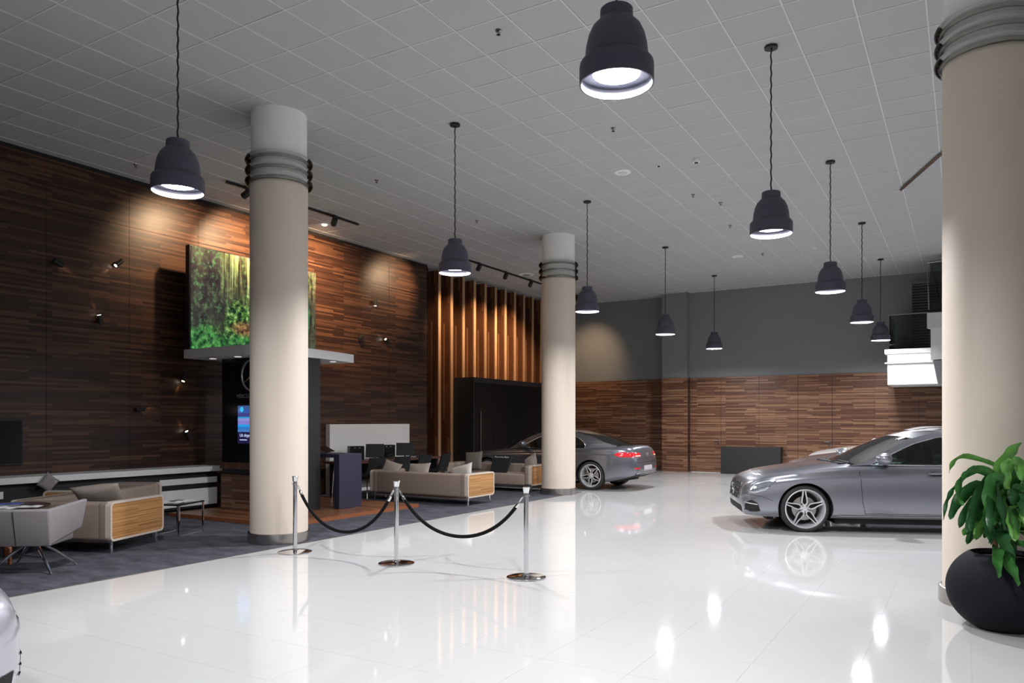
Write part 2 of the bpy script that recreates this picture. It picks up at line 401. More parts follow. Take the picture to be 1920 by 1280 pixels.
# ceiling: tiles lying on a light metal grid
ceiling = struct('ceiling', MB().box(-12.6, 8, -4, 23.8, 5.66, 5.76), 'ctile')
CP = .602; cells = []
for i in range(-8, 26):
    for j in range(-15, 33):
        x = -7.54+CP*i; y = 4.65+CP*j
        if x < -12.4 or x+CP > 8 or y < -4 or y > 23.5: continue
        cells.append(((i, j), [(x, y, CEIL), (x+CP, y, CEIL), (x+CP, y+CP, CEIL), (x, y+CP, CEIL)]))
big = set(rank(cells)[:300])
one = MB().box(.004, CP-.004, .004, CP-.004, 0, .022).mesh('ceiling_tile', 'ctile')
rest = MB()
for key, p in cells:
    if key in big:
        o = link('ceiling_tile', one, ceiling); o.location = (p[0][0], p[0][1], CEIL+random.uniform(-.0015, .0015))
    else: rest.box(p[0][0]+.004, p[1][0]-.004, p[0][1]+.004, p[2][1]-.004, CEIL, CEIL+.022)
tag(rest.build('distant_ceiling_tiles', 'ctile', ceiling), kind='stuff')
g = MB()
for i in range(-8, 27): g.box(-7.54+CP*i-.008, -7.54+CP*i+.008, -4, 23.7, CEIL-.006, CEIL+.02)
for j in range(-14, 33): g.box(-12.4, 8, 4.65+CP*j-.006, 4.65+CP*j+.006, CEIL-.005, CEIL+.02)
tag(g.build('ceiling_grid', 'bar', ceiling), kind='stuff')

# left wall: walnut panels, then a deep slat screen
wl = MB().box(-12.6, -11.935, -4, 15.7, 0, 5.66); wl.box(-12.62, -12.5, 15.7, 23.8, 0, 5.66)
wall_left = struct('wall_left', wl, 'dark_wall')
ys = [-4+.0]+[y for y in np.arange(-3.04, 15.3, 1.322)]+[15.7]
for a, b in zip(ys[:-1], ys[1:]):
    for z0, z1 in ((0.0, 2.4), (2.4, 4.81), (4.81, 5.56)):
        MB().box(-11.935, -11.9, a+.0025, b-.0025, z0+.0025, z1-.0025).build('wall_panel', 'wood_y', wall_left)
MB().box(-12.5, -11.9, 15.66, 15.7, 0, 5.56).build('end_board', 'slat_edge', wall_left)
sm = MB().box(-.55, -.012, -.055, .055, 0, 5.57, k=0).box(-.012, 0, -.055, .055, 0, 5.57, k=1).mesh('slat', ['wood_slat', 'slat_edge'])
for k in range(13):
    o = link('slat', sm, wall_left); o.location = (-11.9, 16.2+.56*k, .0)

# back wall: pilaster, recess, walnut wainscot
YB = 23.4
wb = MB().box(-7.45, 8, YB, YB+.3, 0, 5.66).box(-8.26, -7.45, YB-.25, YB+.3, 0, 5.66).box(-12.6, -8.26, YB+.35, YB+.5, 0, 5.66)
wall_back = struct('wall_back', wb, 'grey_wall')
def pan(x0, x1, y, name='wall_panel', par=None):
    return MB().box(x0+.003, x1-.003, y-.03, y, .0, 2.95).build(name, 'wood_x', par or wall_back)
for a, b in ((-12.4, -11.6), (-11.6, -10.5), (-10.5, -9.4), (-9.4, -8.26)): pan(a, b, YB+.35)
pan(-8.26, -7.42, YB-.25)
MB().box(-7.45, -7.42, YB-.25, YB-.03, 0, 2.95).build('wall_panel', 'wood_y', wall_back)
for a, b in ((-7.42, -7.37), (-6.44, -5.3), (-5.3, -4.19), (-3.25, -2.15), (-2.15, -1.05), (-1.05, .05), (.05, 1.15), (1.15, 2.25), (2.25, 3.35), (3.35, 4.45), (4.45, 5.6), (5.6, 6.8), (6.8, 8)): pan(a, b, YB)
for n, (a, b) in enumerate(((-7.37, -6.44), (-4.19, -3.25))):
    d = MB().box(a+.006, b-.006, YB-.036, YB, .012, 2.945).build('door_%d' % (n+1), 'wood_x'); d['kind'] = 'structure'
    MB().tube([(b-.08, YB-.036, 1.0), (b-.08, YB-.085, 1.0), (b-.2, YB-.085, 1.0)], .012, 8).lathe([(0, .0), (.028, .0), (.028, .012), (0, .012)], 16, (b-.08, YB-.05, 1.0), axis='y').build('handle', 'chrome', d, smooth=True)
    MB().lathe([(0, .0), (.026, .0), (.026, .012), (0, .012)], 16, (b-.08, YB-.05, .9), axis='y').build('lock_rose', 'chrome', d, smooth=True)
    MB().box(a+.02, b-.02, YB-.1, YB-.02, .0, .014).build('threshold', 'grout', d)
struct('wall_right', MB().box(8, 8.2, -4, 23.8, 0, 5.66), 'white_wall')
struct('wall_front', MB().box(-12.6, 8.2, -4.2, -4, 0, 5.66), 'grey_wall')
# thin dark joint trim running askew on the ceiling near the right column
struct('trim_2', MB().tube([(-.94, 14.73, 5.6), (.05, 12.2, 5.6)], .03, 4), 'steel')
lv = thing('louvre_vent', 'grey louvred vent grille high on the back wall behind the glass balustrade', 'vent', (-.75, YB-.02, 3.3))
f = MB()
for a in ((-.54, -.47, 0, 2.1), (.47, .54, 0, 2.1), (-.47, .47, 0, .07), (-.47, .47, 2.03, 2.1)): f.box(a[0], a[1], -.04, .02, a[2], a[3])
f.build('frame', 'grey_wall', lv)
MB().box(-.47, .47, .0, .02, .07, 2.03).build('backing', 'black', lv)
s = MB()
for k in range(26): s.add([(-.47, -.03, .09+k*.075), (.47, -.03, .09+k*.075), (.47, 0, .135+k*.075), (-.47, 0, .135+k*.075)], [(0, 1, 2, 3)])
tag(s.build('slats', 'grey_wall', lv), kind='stuff')

# ---------------------------------------------------------------- columns
def column(x, y, label, R=.37):
    t = thing('column', label, 'column', (x, y, 0))
    MB().lathe([(R, .14), (R, 4.68), (R-.01, 4.69)], 64).build('shaft', 'col', t, smooth=True)
    MB().lathe([(R-.012, 4.66), (R-.012, 5.64)], 64).build('capital', 'white_matt', t, smooth=True)
    MB().lathe([(R, .0), (R+.03, .0), (R+.03, .135), (R+.022, .14), (R-.01, .14)], 64).build('base_ring', 'steel', t, smooth=True)
    ring = [(R-.01+.075*math.sin(a), .06*-math.cos(a)) for a in np.linspace(0, PI, 9)]
    rm = MB().lathe([(R-.01, -.06)]+ring[1:-1]+[(R-.01, .06)], 64).mesh('glass_ring', 'ringglass', smooth=1.2)
    for z in (4.72, 4.86, 5.0):
        o = link('glass_ring', rm, t); o.location = (0, 0, z)
        MB().lathe([(R-.005, z-.03), (R+.02, z-.03), (R+.02, z+.004), (R-.005, z+.004)], 64).build('ring_rim', 'steel', t, smooth=True)
    return t
M['ringglass'] = tint('clear glass ring', (.93, .95, .93), 1.32)
column(-7.79, 7.03, 'beige round column behind the leftmost rope post, forest light box behind it')
column(-7.63, 14.76, 'beige round column in front of the grey coupe car, farthest from the viewer')
column(.2, 7.75, 'big beige round column at the right beside the black plant pot')

# ---------------------------------------------------------------- pendant lamps
LX = (-5.95, -1.79, 2.39); LY = (0.0, 4.22, 8.45, 12.66, 16.9, 20.9)
prof = [(.0, .455), (.088, .455), (.097, .447), (.099, .39), (.112, .375), (.145, .34), (.168, .29), (.182, .23), (.188, .17), (.19, .15), (.205, .14), (.219, .122), (.222, .10), (.222, .0), (.212, .0)]
inner = [(.212, 0), (.21, .07), (.19, .085), (.135, .10), (.0, .10)]
lab = {(0, 1): 'near left pendant lamp in front of the walnut wall, left of the column', (0, 2): 'pendant lamp hanging before the start of the vertical slats', (0, 3): 'pendant lamp just right of the farther column', (0, 4): 'pendant lamp in front of the grey pilaster edge', (0, 5): 'smallest farthest pendant lamp above the wooden back wall doors',
       (1, 1): 'largest nearest pendant lamp at the top of the view', (1, 2): 'second largest bright pendant lamp right of centre on a long chain', (1, 3): 'third pendant lamp of the right row', (1, 4): 'fourth pendant lamp of the right row, over the far cars', (1, 5): 'last pendant lamp of the right row beside the glass balustrade'}
first = None
for i, x in enumerate(LX):
    for j, y in enumerate(LY):
        if (i == 2 and j in (1, 2, 5)) or (i == 0 and j == 0): continue
        L_ = lab.get((i, j), 'dark dome pendant lamp outside the view, %s row, %s' % (('left', 'middle', 'right')[i], ('behind the viewer', 'beside the viewer', 'near the plant', 'beyond the plant column', 'over the hidden half of the cars', 'at the balcony')[j]))
        if first is None:
            t = first = thing('pendant_lamp', L_, 'lamp', (x, y, 3.6), 0, 'dark dome pendant lamps')
            MB().lathe(prof, 40).build('shade', 'lampmetal', t, smooth=True)
            MB().lathe([(.2125, 0), (.2115, .016)], 40).build('inner_rim', 'lampin', t, smooth=True)
            MB().lathe([(.2115, .016), (.209, .06), (.14, .072)], 40).build('reflector', 'lampdark', t, smooth=True)
            MB().lathe([(.14, .06), (.0, .06)], 40).build('led_disc', 'led', t)
            c = MB(); H = CEIL-3.6
            c.tube([(.004*math.sin(k*1.3), .004*math.cos(k*1.3), .45+(H-.47)*k/60) for k in range(61)], .008, 6)
            c.build('cord', 'black', t, smooth=True)
            MB().lathe([(0, 0), (.07, 0), (.07, .02), (0, .025)], 24, (0, 0, H-.03)).build('ceiling_rose', 'black', t, smooth=True)
        else: t = dup(first, (x, y, 3.6), 0, L_)
        lamp('pendant_light', 'AREA', (x, y, 3.645), (0, 0, -1), PEND_W, COOL, shape='DISK', size=.25, spread=math.radians(176))

# ---------------------------------------------------------------- track lighting
def head(x, y, aim, label, p=TRACK_W, ang=66):
    t = thing('track_spotlight', label, 'spotlight', (x, y, 5.5), 0, 'black track spotlights')
    MB().box(-.02, .02, -.05, .05, .035, .085).tube([(0, 0, .05), (0, 0, -.02)], .012, 8).build('bracket', 'black', t)
    a = Vector(aim)-Vector((x, y, 5.45)); a.normalize()
    q = a.to_track_quat('Z', 'Y').to_matrix().to_4x4(); q.translation = Vector((0, 0, -.05))
    b = MB().lathe([(.0, -.09), (.045, -.09), (.055, -.07), (.058, .06), (.05, .075), (.048, .03), (0, .03)], 20).build('lamp_head', 'black', t, smooth=True)
    b.matrix_local = q
    b = MB().lathe([(.046, .04), (0, .04)], 20).build('lens', 'led_small', t); b.matrix_local = q
    lamp('track_beam', 'SPOT', Vector((x, y, 5.45))+a*.1, a, p, WARM, spot_size=math.radians(ang), spot_blend=1., shadow_soft_size=.05)
for (a, b, l) in ((8.45, 11.67, 'short black ceiling track above the forest light box'), (14.6, 22.4, 'long black ceiling track along the slat screen')):
    t = thing('ceiling_track', l, 'track', (-10.63, (a+b)/2, 5.585))
    MB().box(-.018, .018, a-(a+b)/2, b-(a+b)/2, 0, .035).build('rail', 'black', t)
    MB().box(-.02, .02, -.06+a-(a+b)/2+.06, a-(a+b)/2+.12, -.008, .002).build('end_feed', 'black', t)
head(-10.5, 8.75, (-11.9, 8.45, 4.6), 'black track spotlight hidden by the left column, near the track end', 350, 84)
head(-10.5, 9.6, (-11.9, 9.75, 4.75), 'black track spotlight behind the left column, aimed at the wall', 900, 80)
head(-10.5, 10.85, (-11.9, 11.75, 4.6), 'black track spotlight at the right end of the short track', 1300, 84)
head(-10.5, 14.9, (-11.9, 14.45, 4.9), 'black track spotlight behind the pendant lamp at the slats', 260, 74)
head(-10.5, 15.95, (-11.95, 16.6, 3.9), 'first black spotlight right of the pendant, on the long track')
head(-10.5, 17.25, (-11.95, 18.2, 3.9), 'middle black spotlight on the long track over the slats', 620)
head(-10.5, 18.6, (-11.95, 19.7, 3.9), 'black spotlight on the long track beside the farther column', 800)
head(-10.5, 21.6, (-11.0, 23.7, 3.6), 'black spotlight at the far end of the long track washing the grey wall', 260, 66)

# ---------------------------------------------------------------- small ceiling fittings
lamp('wall_downlight', 'SPOT', (-11.5, 11.62, 5.55), (.1, .25, -1), 60., WARM, spot_size=1.6, spot_blend=1., shadow_soft_size=.04)
def disc(name, x, y, r, label, cat, m='white', m2=None, group=None, h=.02):
    t = thing(name, label, cat, (x, y, CEIL-h), 0, group)
    MB().lathe([(0, 0), (r*.9, 0), (r, h*.5), (r, h)], 24).build('cover', m, t, smooth=True)
    if m2: MB().lathe([(0, -.012), (r*.45, -.012), (r*.5, 0)], 20).build('centre', m2, t, smooth=True)
    return t
disc('ceiling_speaker', -4.76, 11.47, .14, 'round white ceiling speaker left of the smoke detector', 'speaker', 'white', 'white_wall')
disc('ceiling_speaker', -4.77, 18.76, .14, 'small distant round white ceiling speaker in the middle of the ceiling', 'speaker', 'white', 'white_wall')
disc('smoke_detector', -3.56, 11.52, .06, 'domed white smoke detector with a sensor tip on the ceiling', 'detector', 'white', 'black', h=.045)
disc('ceiling_fitting', -4.14, 11.45, .045, 'tiny white ceiling sensor between speaker and smoke detector', 'sensor', 'white', 'black')
disc('ceiling_fitting', -11.3, 11.4, .05, 'small lit recessed downlight near the walnut wall under the short track', 'sensor', 'led_small')  # lit recessed downlight that goes with the wall spot above
disc('ceiling_fitting', -3.0, 18.76, .05, 'small pale ceiling sensor between the two far pendant lamps', 'sensor', 'white')
disc('ceiling_vent', -10.35, 18.1, .22, 'pale round ceiling vent behind the farther column', 'vent', 'white', 'grey_wall')
sp = ((-4.14, 6.66, 'sprinkler head nearest the viewer, above centre'), (-4.16, 9.69, 'sprinkler head under the nearest pendant lamp'), (-8.46, 9.74, 'sprinkler head right of the left column collar'),
      (-8.43, 12.73, 'sprinkler head above the slat screen'), (-4.15, 13.25, 'sprinkler head below the smoke detector'), (-3.87, 14.0, 'angled sprinkler head right of centre'), (-4.15, 15.73, 'sprinkler head left of the second right lamp'), (-4.17, 18.77, 'faraway sprinkler head by the small speaker'), (-11.2, 7.2, 'sprinkler head near the left wall edge'))
s0 = None
for x, y, l in sp:
    if s0 is None:
        t = s0 = thing('sprinkler', 'small brass and black '+l, 'sprinkler', (x, y, CEIL-.05), 0, 'ceiling sprinklers')
        MB().lathe([(0, .05), (.035, .05), (.03, .035), (.012, .03), (.01, .0), (0, 0)], 14).build('body', 'steel', t, smooth=True)
        MB().lathe([(0, 0), (.022, 0), (.022, .004), (0, .004)], 12).build('deflector', 'black', t)
    else: dup(s0, (x, y, CEIL-.05), random.uniform(0, 3), 'small brass and black '+l)

# ---------------------------------------------------------------- wall sconces: three trios of small tube lights
trio = (((6.85, 3.74), ((6.35, 3.99), (7.31, 4.16), (7.0, 3.2)), 'upper left trio'), ((8.3, 1.85), ((8.52, 2.36), (7.68, 1.78), (8.6, 1.34)), 'trio beside the black tower'), ((13.55, 3.75), ((13.57, 4.36), (13.07, 3.5), (14.0, 3.5)), 'trio right of the light box'))
wds = ('upper left', 'upper right', 'bottom'), ('top', 'left', 'bottom'), ('top', 'lower left', 'lower right')
for g_, (c, pts, nm) in enumerate(trio):
    for q, (y, z) in enumerate(pts):
        t = thing('wall_sconce', 'black tube wall spotlight, %s of the %s' % (wds[g_][q], nm), 'wall light', (-11.9, y, z), 0, 'black tube wall lights')
        d = Vector((0, c[0]-y, c[1]-z)).normalized()
        MB().tube([(.075, *(d*-.075)[1:]), (.075, *(d*.075)[1:])], .036, 16).build('tube', 'black', t, smooth=True)
        MB().box(0, .045, -.02, .02, -.02, .02).build('bracket', 'black', t)
        MB().tube([(.075, *(d*.074)[1:]), (.075, *(d*.078)[1:])], .026, 12).build('lens', 'led_small', t)
        lamp('sconce_beam', 'SPOT', (-11.9+.05, y+d.y*.09, z+d.z*.09), (-.35, d.y, d.z), SCONCE_W*3, WARM, spot_size=math.radians(24), spot_blend=.8, shadow_soft_size=.01)

# ================================================================ KIOSK AND PLATFORM
pf = thing('wooden_platform', 'low dark wooden platform carrying the black tower and bar table', 'platform', (-10.35, 9.5, 0.0062))
for k in range(8):
    a = -1.6+k*.4; MB().box(-1.0, 1.7, a+.0015, a+.3985, 0, .06).build('deck_board', 'wood_floor', pf)
MB().box(1.7, 1.715, -1.6, 1.6, 0, .062).box(-1.0, 1.715, -1.615, -1.6, 0, .062).build('edge_strip', 'leg_wood', pf)
PZ = .0686
tw = thing('display_tower', 'tall gloss black display tower behind the left column', 'tower', (-10.3, 9.1, PZ))
MB().box(-.78, .75, -.38, .42, .76, 2.66-PZ).build('upper_body', 'black_gloss', tw, bevel=.004)
MB().box(.752, .762, -.38, .42, 0, 2.66-PZ).build('side_panel', 'black', tw)
MB().box(-.78, .75, -.40, .42, .0, .60).build('base_cabinet', 'wood_x', tw)
MB().box(-.75, .74, -.36, .42, .60, .70).build('shadow_gap', 'black', tw)
MB().box(-.79, .76, -.42, .42, .70, .81).build('counter_edge', 'desk_wood', tw)
sg = text_mesh('lettering', 'MERCEDES-BENZ', .1, 'text_grey', tw, (-.395, -.386, 2.01-PZ), (PI/2, 0, 0), sx=.9)
def star(R, name, m, parent, loc, rot, th=.012):
    mb = MB(); mb.tube([(R*math.cos(a), R*math.sin(a), 0) for a in np.linspace(0, 2*PI, 41)[:-1]], R*.07, 8, closed=True)
    pts = []
    for k in range(3):
        a = PI/2+k*2*PI/3; pts.append((R*.98*math.cos(a), R*.98*math.sin(a))); b = a+PI/3; pts.append((R*.13*math.cos(b), R*.13*math.sin(b)))
    n = 6; mb.add([(x, y, 0) for x, y in pts]+[(0, 0, th), (0, 0, -th)], [(i, (i+1) % n, n) for i in range(n)]+[((i+1) % n, i, n+1) for i in range(n)])
    o = mb.build(name, m, parent); o.location = loc; o.rotation_euler = rot; return o
star(.26, 'star_emblem', 'text_grey', tw, (0.0, -.388, 2.36-PZ), (PI/2, 0, 0), .01)
scr = MB().box(-.37, .33, -.395, -.38, 1.19-PZ, 1.87-PZ).build('screen_frame', 'black', tw)
MB().add([(-.35, -.397, 1.21-PZ), (.31, -.397, 1.21-PZ), (.31, -.397, 1.85-PZ), (-.35, -.397, 1.85-PZ)], [(0, 1, 2, 3)]).build('display', 'screen', scr)
MB().lathe([(0, 0), (.045, 0)], 24, (-.25, -.399, 1.785-PZ), axis='y').build('badge', mat('cyan badge', (0, .2, .5), .5, emis=(.05, .55, .9), es=.9), scr)
text_mesh('caption', 'Lik skype', .072, 'bluewhite', scr, (-.30, -.399, 1.345-PZ), (PI/2, 0, 0), .001)
MB().box(-.30, -.12, -.3995, -.398, 1.262-PZ, 1.276-PZ).build('underline', 'bluewhite', scr)
# canopy slab lying on the tower
pl = []
cx0, cx1, cy0, cy1 = -11.5, -9.45, 8.27, 10.5
pl += [(cx0, cy0)]
for k in range(1, 9): pl.append((cx0+(cx1-.45-cx0)*k/8, cy0-.05*math.sin(PI*k/16)))
for k in range(1, 7): a = -PI/2+k*PI/14; pl.append((cx1-.45+.45*math.cos(a), cy0-.05+.45+.45*math.sin(a)))
for k in range(1, 9): pl.append((cx1-.22*(k/8.)**2, cy0+.4+(cy1-cy0-.4)*k/8.))
pl.append((cx0, cy1))
cxx, cyy = -10.4, 9.4
cn = thing('canopy', 'white curved canopy slab on top of the black tower', 'canopy', (cxx, cyy, 2.662))
MB().prism([(x-cxx, y-cyy) for x, y in pl], 0, .15).build('slab', 'white', cn, bevel=.004)
for x, y in ((-11.1, 8.55), (-10.4, 8.5), (-9.75, 8.7), (-9.8, 10.1)):
    MB().lathe([(0, 0), (.05, 0), (.055, -.006), (.06, 0)], 20, (x-cxx, y-cyy, -.002)).build('downlight', 'downlight', cn)
lb = thing('light_box', 'tall backlit woodland picture on the canopy before the walnut wall', 'picture', (-11.42, 9.73, 2.814))
MB().box(-.06, .055, -1.45, 1.49, 0, 1.8).build('case', 'black', lb, bevel=.02, seg=3)
MB().box(.055, .062, -1.42, 1.48, .02, 1.78).build('print', 'forest', lb)

# bar table, stool, tablet
bt = thing('bar_table', 'navy bar table with a wide end panel beside the black tower', 'table', (-10.2, 9.95, PZ))
MB().box(.82, .95, -.27, .3, 0, .945).build('end_panel', 'navy', bt, bevel=.004)
MB().box(-.95, .82, -.27, .3, .885, .945).build('table_top', 'navy', bt, bevel=.004)
MB().box(-.95, -.85, -.27, .3, 0, .885).build('end_panel', 'navy', bt, bevel=.004)
tb = thing('tablet', 'black tablet tilted on a white stand at the navy bar table', 'tablet', (-9.85, 9.98, 1.012))
o = MB().box(-.13, .13, -.09, .09, -.005, .005).build('display', 'black_gloss', tb, bevel=.002); o.location = (0, 0, .075); o.rotation_euler = (.1, .38, 0)
MB().lathe([(0, 0), (.05, 0), (.05, .01), (.02, .02), (.03, .06), (0, .06)], 20).build('stand', 'white', tb, smooth=True)
def stool(loc, rz, label):
    t = thing('bar_stool', label, 'stool', loc, rz, 'black bar stools')
    MB().box(-.19, .19, -.19, .19, .66, .70).build('seat', 'black_soft', t, bevel=.015)
    MB().box(-.19, .19, .16, .19, .72, .86).build('backrest', 'black_soft', t, bevel=.012)
    for sx in (-1, 1):
        for sy in (-1, 1): MB().tube([(sx*.2, sy*.2, 0), (sx*.165, sy*.165, .665)]+([(sx*.165, .175, .84)] if sy > 0 else []), .009, 8).build('leg', 'chrome', t, smooth=True)
    MB().tube([(-.19, -.19, .22), (.19, -.19, .22), (.19, .19, .22), (-.19, .19, .22)], .008, 8, closed=True).build('footrest', 'chrome', t, smooth=True)
    return t
stool((-10.0, 10.65, PZ), PI*.1, 'black bar stool with chrome legs seen under the navy bar table')

# white panel on the walnut wall, long desk, chairs and computers in front of it
wp = thing('wall_board', 'white board standing against the walnut wall behind the computers', 'board', (-11.87, 13.4, .006))
MB().box(-.02, .1, -1.37, 1.37, 0, 1.515).build('panel', 'board', wp, bevel=.003)
dk = thing('long_desk', 'long dark wood desk along the white board behind the sofa', 'desk', (-11.15, 13.35, .006))
MB().box(-.4, .35, -1.75, 1.45, .69, .74).build('desk_top', 'desk_wood', dk, bevel=.004)
for y in (-1.6, 1.3): MB().box(-.35, .3, y, y+.05, 0, .69).build('leg', 'black', dk)
MB().box(-.36, -.33, -1.55, 1.3, .25, .69).build('modesty_panel', 'black', dk)
def monitor(loc, label):
    t = thing('monitor', label, 'monitor', loc, 0, 'computer monitors on the long desk')
    q = MB().box(-.012, .012, -.2, .2, -.15, .15).build('screen_housing', 'black', t, bevel=.006); q.location = (0, 0, .19); q.rotation_euler = (0, -.22, -.95)
    MB().tube([(0, 0, .02), (-.02, 0, .2)], .018, 10).build('neck', 'black', t)
    MB().lathe([(0, 0), (.1, 0), (.1, .012), (0, .02)], 24).build('base', 'black', t, smooth=True)
def bin_(loc, label):
    t = thing('computer_case', label, 'computer', loc, -.5, 'black computer cases on the long desk')
    MB().box(-.1, .1, -.16, .16, 0, .3).build('case', 'black_gloss', t, bevel=.006)
    for k in (-.05, .05): MB().box(.1, .103, k-.012, k+.012, .25, .27).build('button', 'text_grey', t)
for y, a in ((12.78, 'left'), (13.82, 'right')):
    monitor((-11.15, y, .748), 'black monitor seen from behind, %s one before the white board' % a)
    bin_((-11.38, y-.36, .748), 'gloss black computer case behind the %s monitor' % a)
for y, l in ((13.25, 'small dark desk telephone between the two monitors'), (14.2, 'small dark desk telephone right of the right monitor')):
    t = thing('telephone', l, 'telephone', (-11.1, y, .748), -.8)
    MB().add([(-.08, -.08, 0), (.08, -.08, 0), (.08, .08, 0), (-.08, .08, 0), (-.08, -.08, .02), (.08, -.08, .02), (.08, .08, .07), (-.08, .08, .07)], [(3, 2, 1, 0), (4, 5, 6, 7), (0, 1, 5, 4), (1, 2, 6, 5), (2, 3, 7, 6), (3, 0, 4, 7)]).build('body', 'black', t, bevel=.004)
    MB().tube([(-.06, -.07, .05), (-.06, 0, .075), (-.06, .07, .1)], .018, 8).build('handset', 'black', t, smooth=True)
t = thing('cable', 'pale loose cable lying beside the right monitor', 'cable', (-11.05, 13.95, .75))
MB().tube([(.02*math.sin(k*.8), .02*k-.1, .012+.01*math.cos(k*1.1)) for k in range(14)], .006, 6).build('wire', 'white', t, smooth=True)
def deskchair(loc, rz, label):
    t = thing('desk_chair', label, 'chair', loc, rz, 'black chairs at the long desk')
    MB().box(-.24, .24, -.23, .23, .42, .47).build('seat', 'black_soft', t, bevel=.02)
    r = [[(x*(1-.1*z), .2+.1*z+.05*(1-(x/.25)**2)+d, .5+z*.33) for x in np.linspace(-.25, .25, 9)] for d, z in ((0, 0), (0, .5), (0, 1), (.03, 1), (.03, .5), (.03, 0))]
    MB().grid(r).build('backrest', 'black_soft', t, smooth=True)
    for sx in (-1, 1):
        for sy in (-1, 1): MB().tube([(sx*.24, sy*.24, 0), (sx*.2, sy*.19, .43)], .011, 8).build('leg', 'chrome', t, smooth=True)
    return t
d0 = None
for k, (y, l) in enumerate(((12.0, 'black desk chair nearest the navy bar table'), (12.75, 'black desk chair before the left monitor'), (13.5, 'black desk chair between the monitors'), (14.25, 'black desk chair at the right end of the long desk'))):
    d0 = deskchair((-10.62, y, .006), -PI/2-.2+.12*k, l) if d0 is None else dup(d0, (-10.62, y, .006), -PI/2-.2+.12*k, l)

# wall bench and television
be = thing('wall_bench', 'long low white and black media bench under the walnut wall', 'bench', (-11.62, 5.5, .006))
MB().box(-.28, .26, -7, 3.45, .70, .79).build('top', 'white', be, bevel=.004)
MB().box(-.28, .16, -7, 3.4, .08, .70).build('carcass', 'black', be)
MB().box(-.28, .1, -7, 3.4, 0, .08).build('plinth', 'black', be)
for y0, y1 in ((2.28, 3.4), (-1.2, -.1), (-2.4, -1.25)):
    MB().box(.16, .18, y0, y1, .50, .60).build('drawer', 'white', be, bevel=.002)
    MB().box(.16, .18, y0, y1, .12, .41).build('drawer', 'white', be, bevel=.002)
tv = thing('television', 'large black television mounted on the walnut wall at the left edge', 'television', (-11.86, 5.0, .95))
MB().box(-.035, .01, -.86, .86, 0, .66).build('housing', 'black', tv, bevel=.008)
MB().box(.01, .014, -.84, .84, .02, .64).build('display', 'black_gloss', tv)

# ================================================================ SEATING
def rbox(x0, x1, y0, y1, z0, z1, b=.03): return (x0, x1, y0, y1, z0, z1, b)
def rrect(w, h, r, n=5):
    p = []
    for cx, cz, a0 in ((w/2-r, h/2-r, 0), (-w/2+r, h/2-r, PI/2), (-w/2+r, -h/2+r, PI), (w/2-r, -h/2+r, 1.5*PI)):
        for k in range(n+1): a = a0+k*PI/2/n; p.append((cx+r*math.cos(a), cz+r*math.sin(a)))
    return p
def sofa(L, D, H, loc, rz, label, m='taupe', group=None):
    """local x = along the seat, +y = where a sitter looks; wood panels let into the outer arm faces"""
    t = thing('sofa', label, 'sofa', loc, rz, group); z0 = .15
    MB().box(-L/2+.055, L/2-.055, -D/2+.010, -D/2+.2, z0+.004, H-.010).build('back', m, t, bevel=.045, seg=4, smooth=True)
    MB().box(-L/2+.18, L/2-.18, -D/2+.19, D/2-.01, z0, z0+.25).build('seat', m, t, bevel=.03, seg=3, smooth=True)
    for s in (-1, 1):
        xo = s*L/2; xi = s*(L/2-.19); a, b = min(xo-s*.012, xi), max(xo-s*.012, xi)
        arm = MB().box(a, b, -D/2+.004, D/2-.004, z0+.002, H-.004).build('arm', m, t, bevel=.045, seg=4, smooth=True)
        R = rrect(D, H-z0, .06); I = rrect(D-.05, H-z0-.05, .045); zc = (H+z0)/2; n = len(R)
        mb = MB(); vs = [(xo, y, zc+z) for y, z in R]+[(xo, y, zc+z) for y, z in I]+[(xo-s*.075, y, zc+z) for y, z in R]+[(xo-s*.008, y, zc+z) for y, z in I]
        fs = []
        for i in range(n):
            j = (i+1) % n; fs += [(i, j, n+j, n+i), (i, 2*n+i, 2*n+j, j), (n+i, n+j, 3*n+j, 3*n+i)]
        mb.add(vs, fs); mb.build('piping', 'cream', t)
        w = MB().add([(xo-s*.006, y, zc+z) for y, z in I], [tuple(range(n)) if s > 0 else tuple(range(n-1, -1, -1))]); w.build('wood_panel', 'oak', t)
    MB().box(-L/2+.1, L/2-.1, -D/2+.08, D/2-.06, z0-.025, z0).build('rail', 'steel', t)
    for sx in (-1, 1):
        for sy in (-1, 1):
            x = sx*(L/2-.06); y = sy*(D/2-.09)
            MB().tube([(x, y, z0), (x+sx*.0, y, .07), (x+sx*.012, y+sy*.01, 0)], [.02, .018, .014], 10).build('leg', 'chrome', t, smooth=True)
    return t
def cushion(loc, rot, w, h, th, m, label, seed=0, star_=False, group=None):
    rnd = random.Random(seed); n = 12; top = []; bot = []
    for i in range(n+1):
        a = []; b = []
        for j in range(n+1):
            u = i/n*2-1; v = j/n*2-1
            e = max(0, (1-u**2)*(1-v**2))**.42; pin = 1-.07*(1-u*u)*abs(v)**3
            pin2 = 1-.07*(1-v*v)*abs(u)**3
            x = u*w/2*pin2; z = v*h/2*pin; k = .06*math.sin(u*5+seed)*math.cos(v*4+seed*2)*e
            a.append((x, th/2*(e+k), z)); b.append((x, -th/2*(e-k), z))
        top.append(a); bot.append(b)
    t = thing('cushion', label, 'cushion', loc, 0, group); t.rotation_euler = rot
    mb = MB().grid(top).grid([r[::-1] for r in bot]); mb.build('cover', m, t, smooth='all', weld=.0005)
    if star_: star(.02, 'button_emblem', 'text_white', t, (w*.28, th*-.36, h*.25), (PI/2, 0, 0), .002)
    return t
RA = math.atan2(.91, -.36)-PI/2   # direction of the sofa arm panel near the viewer
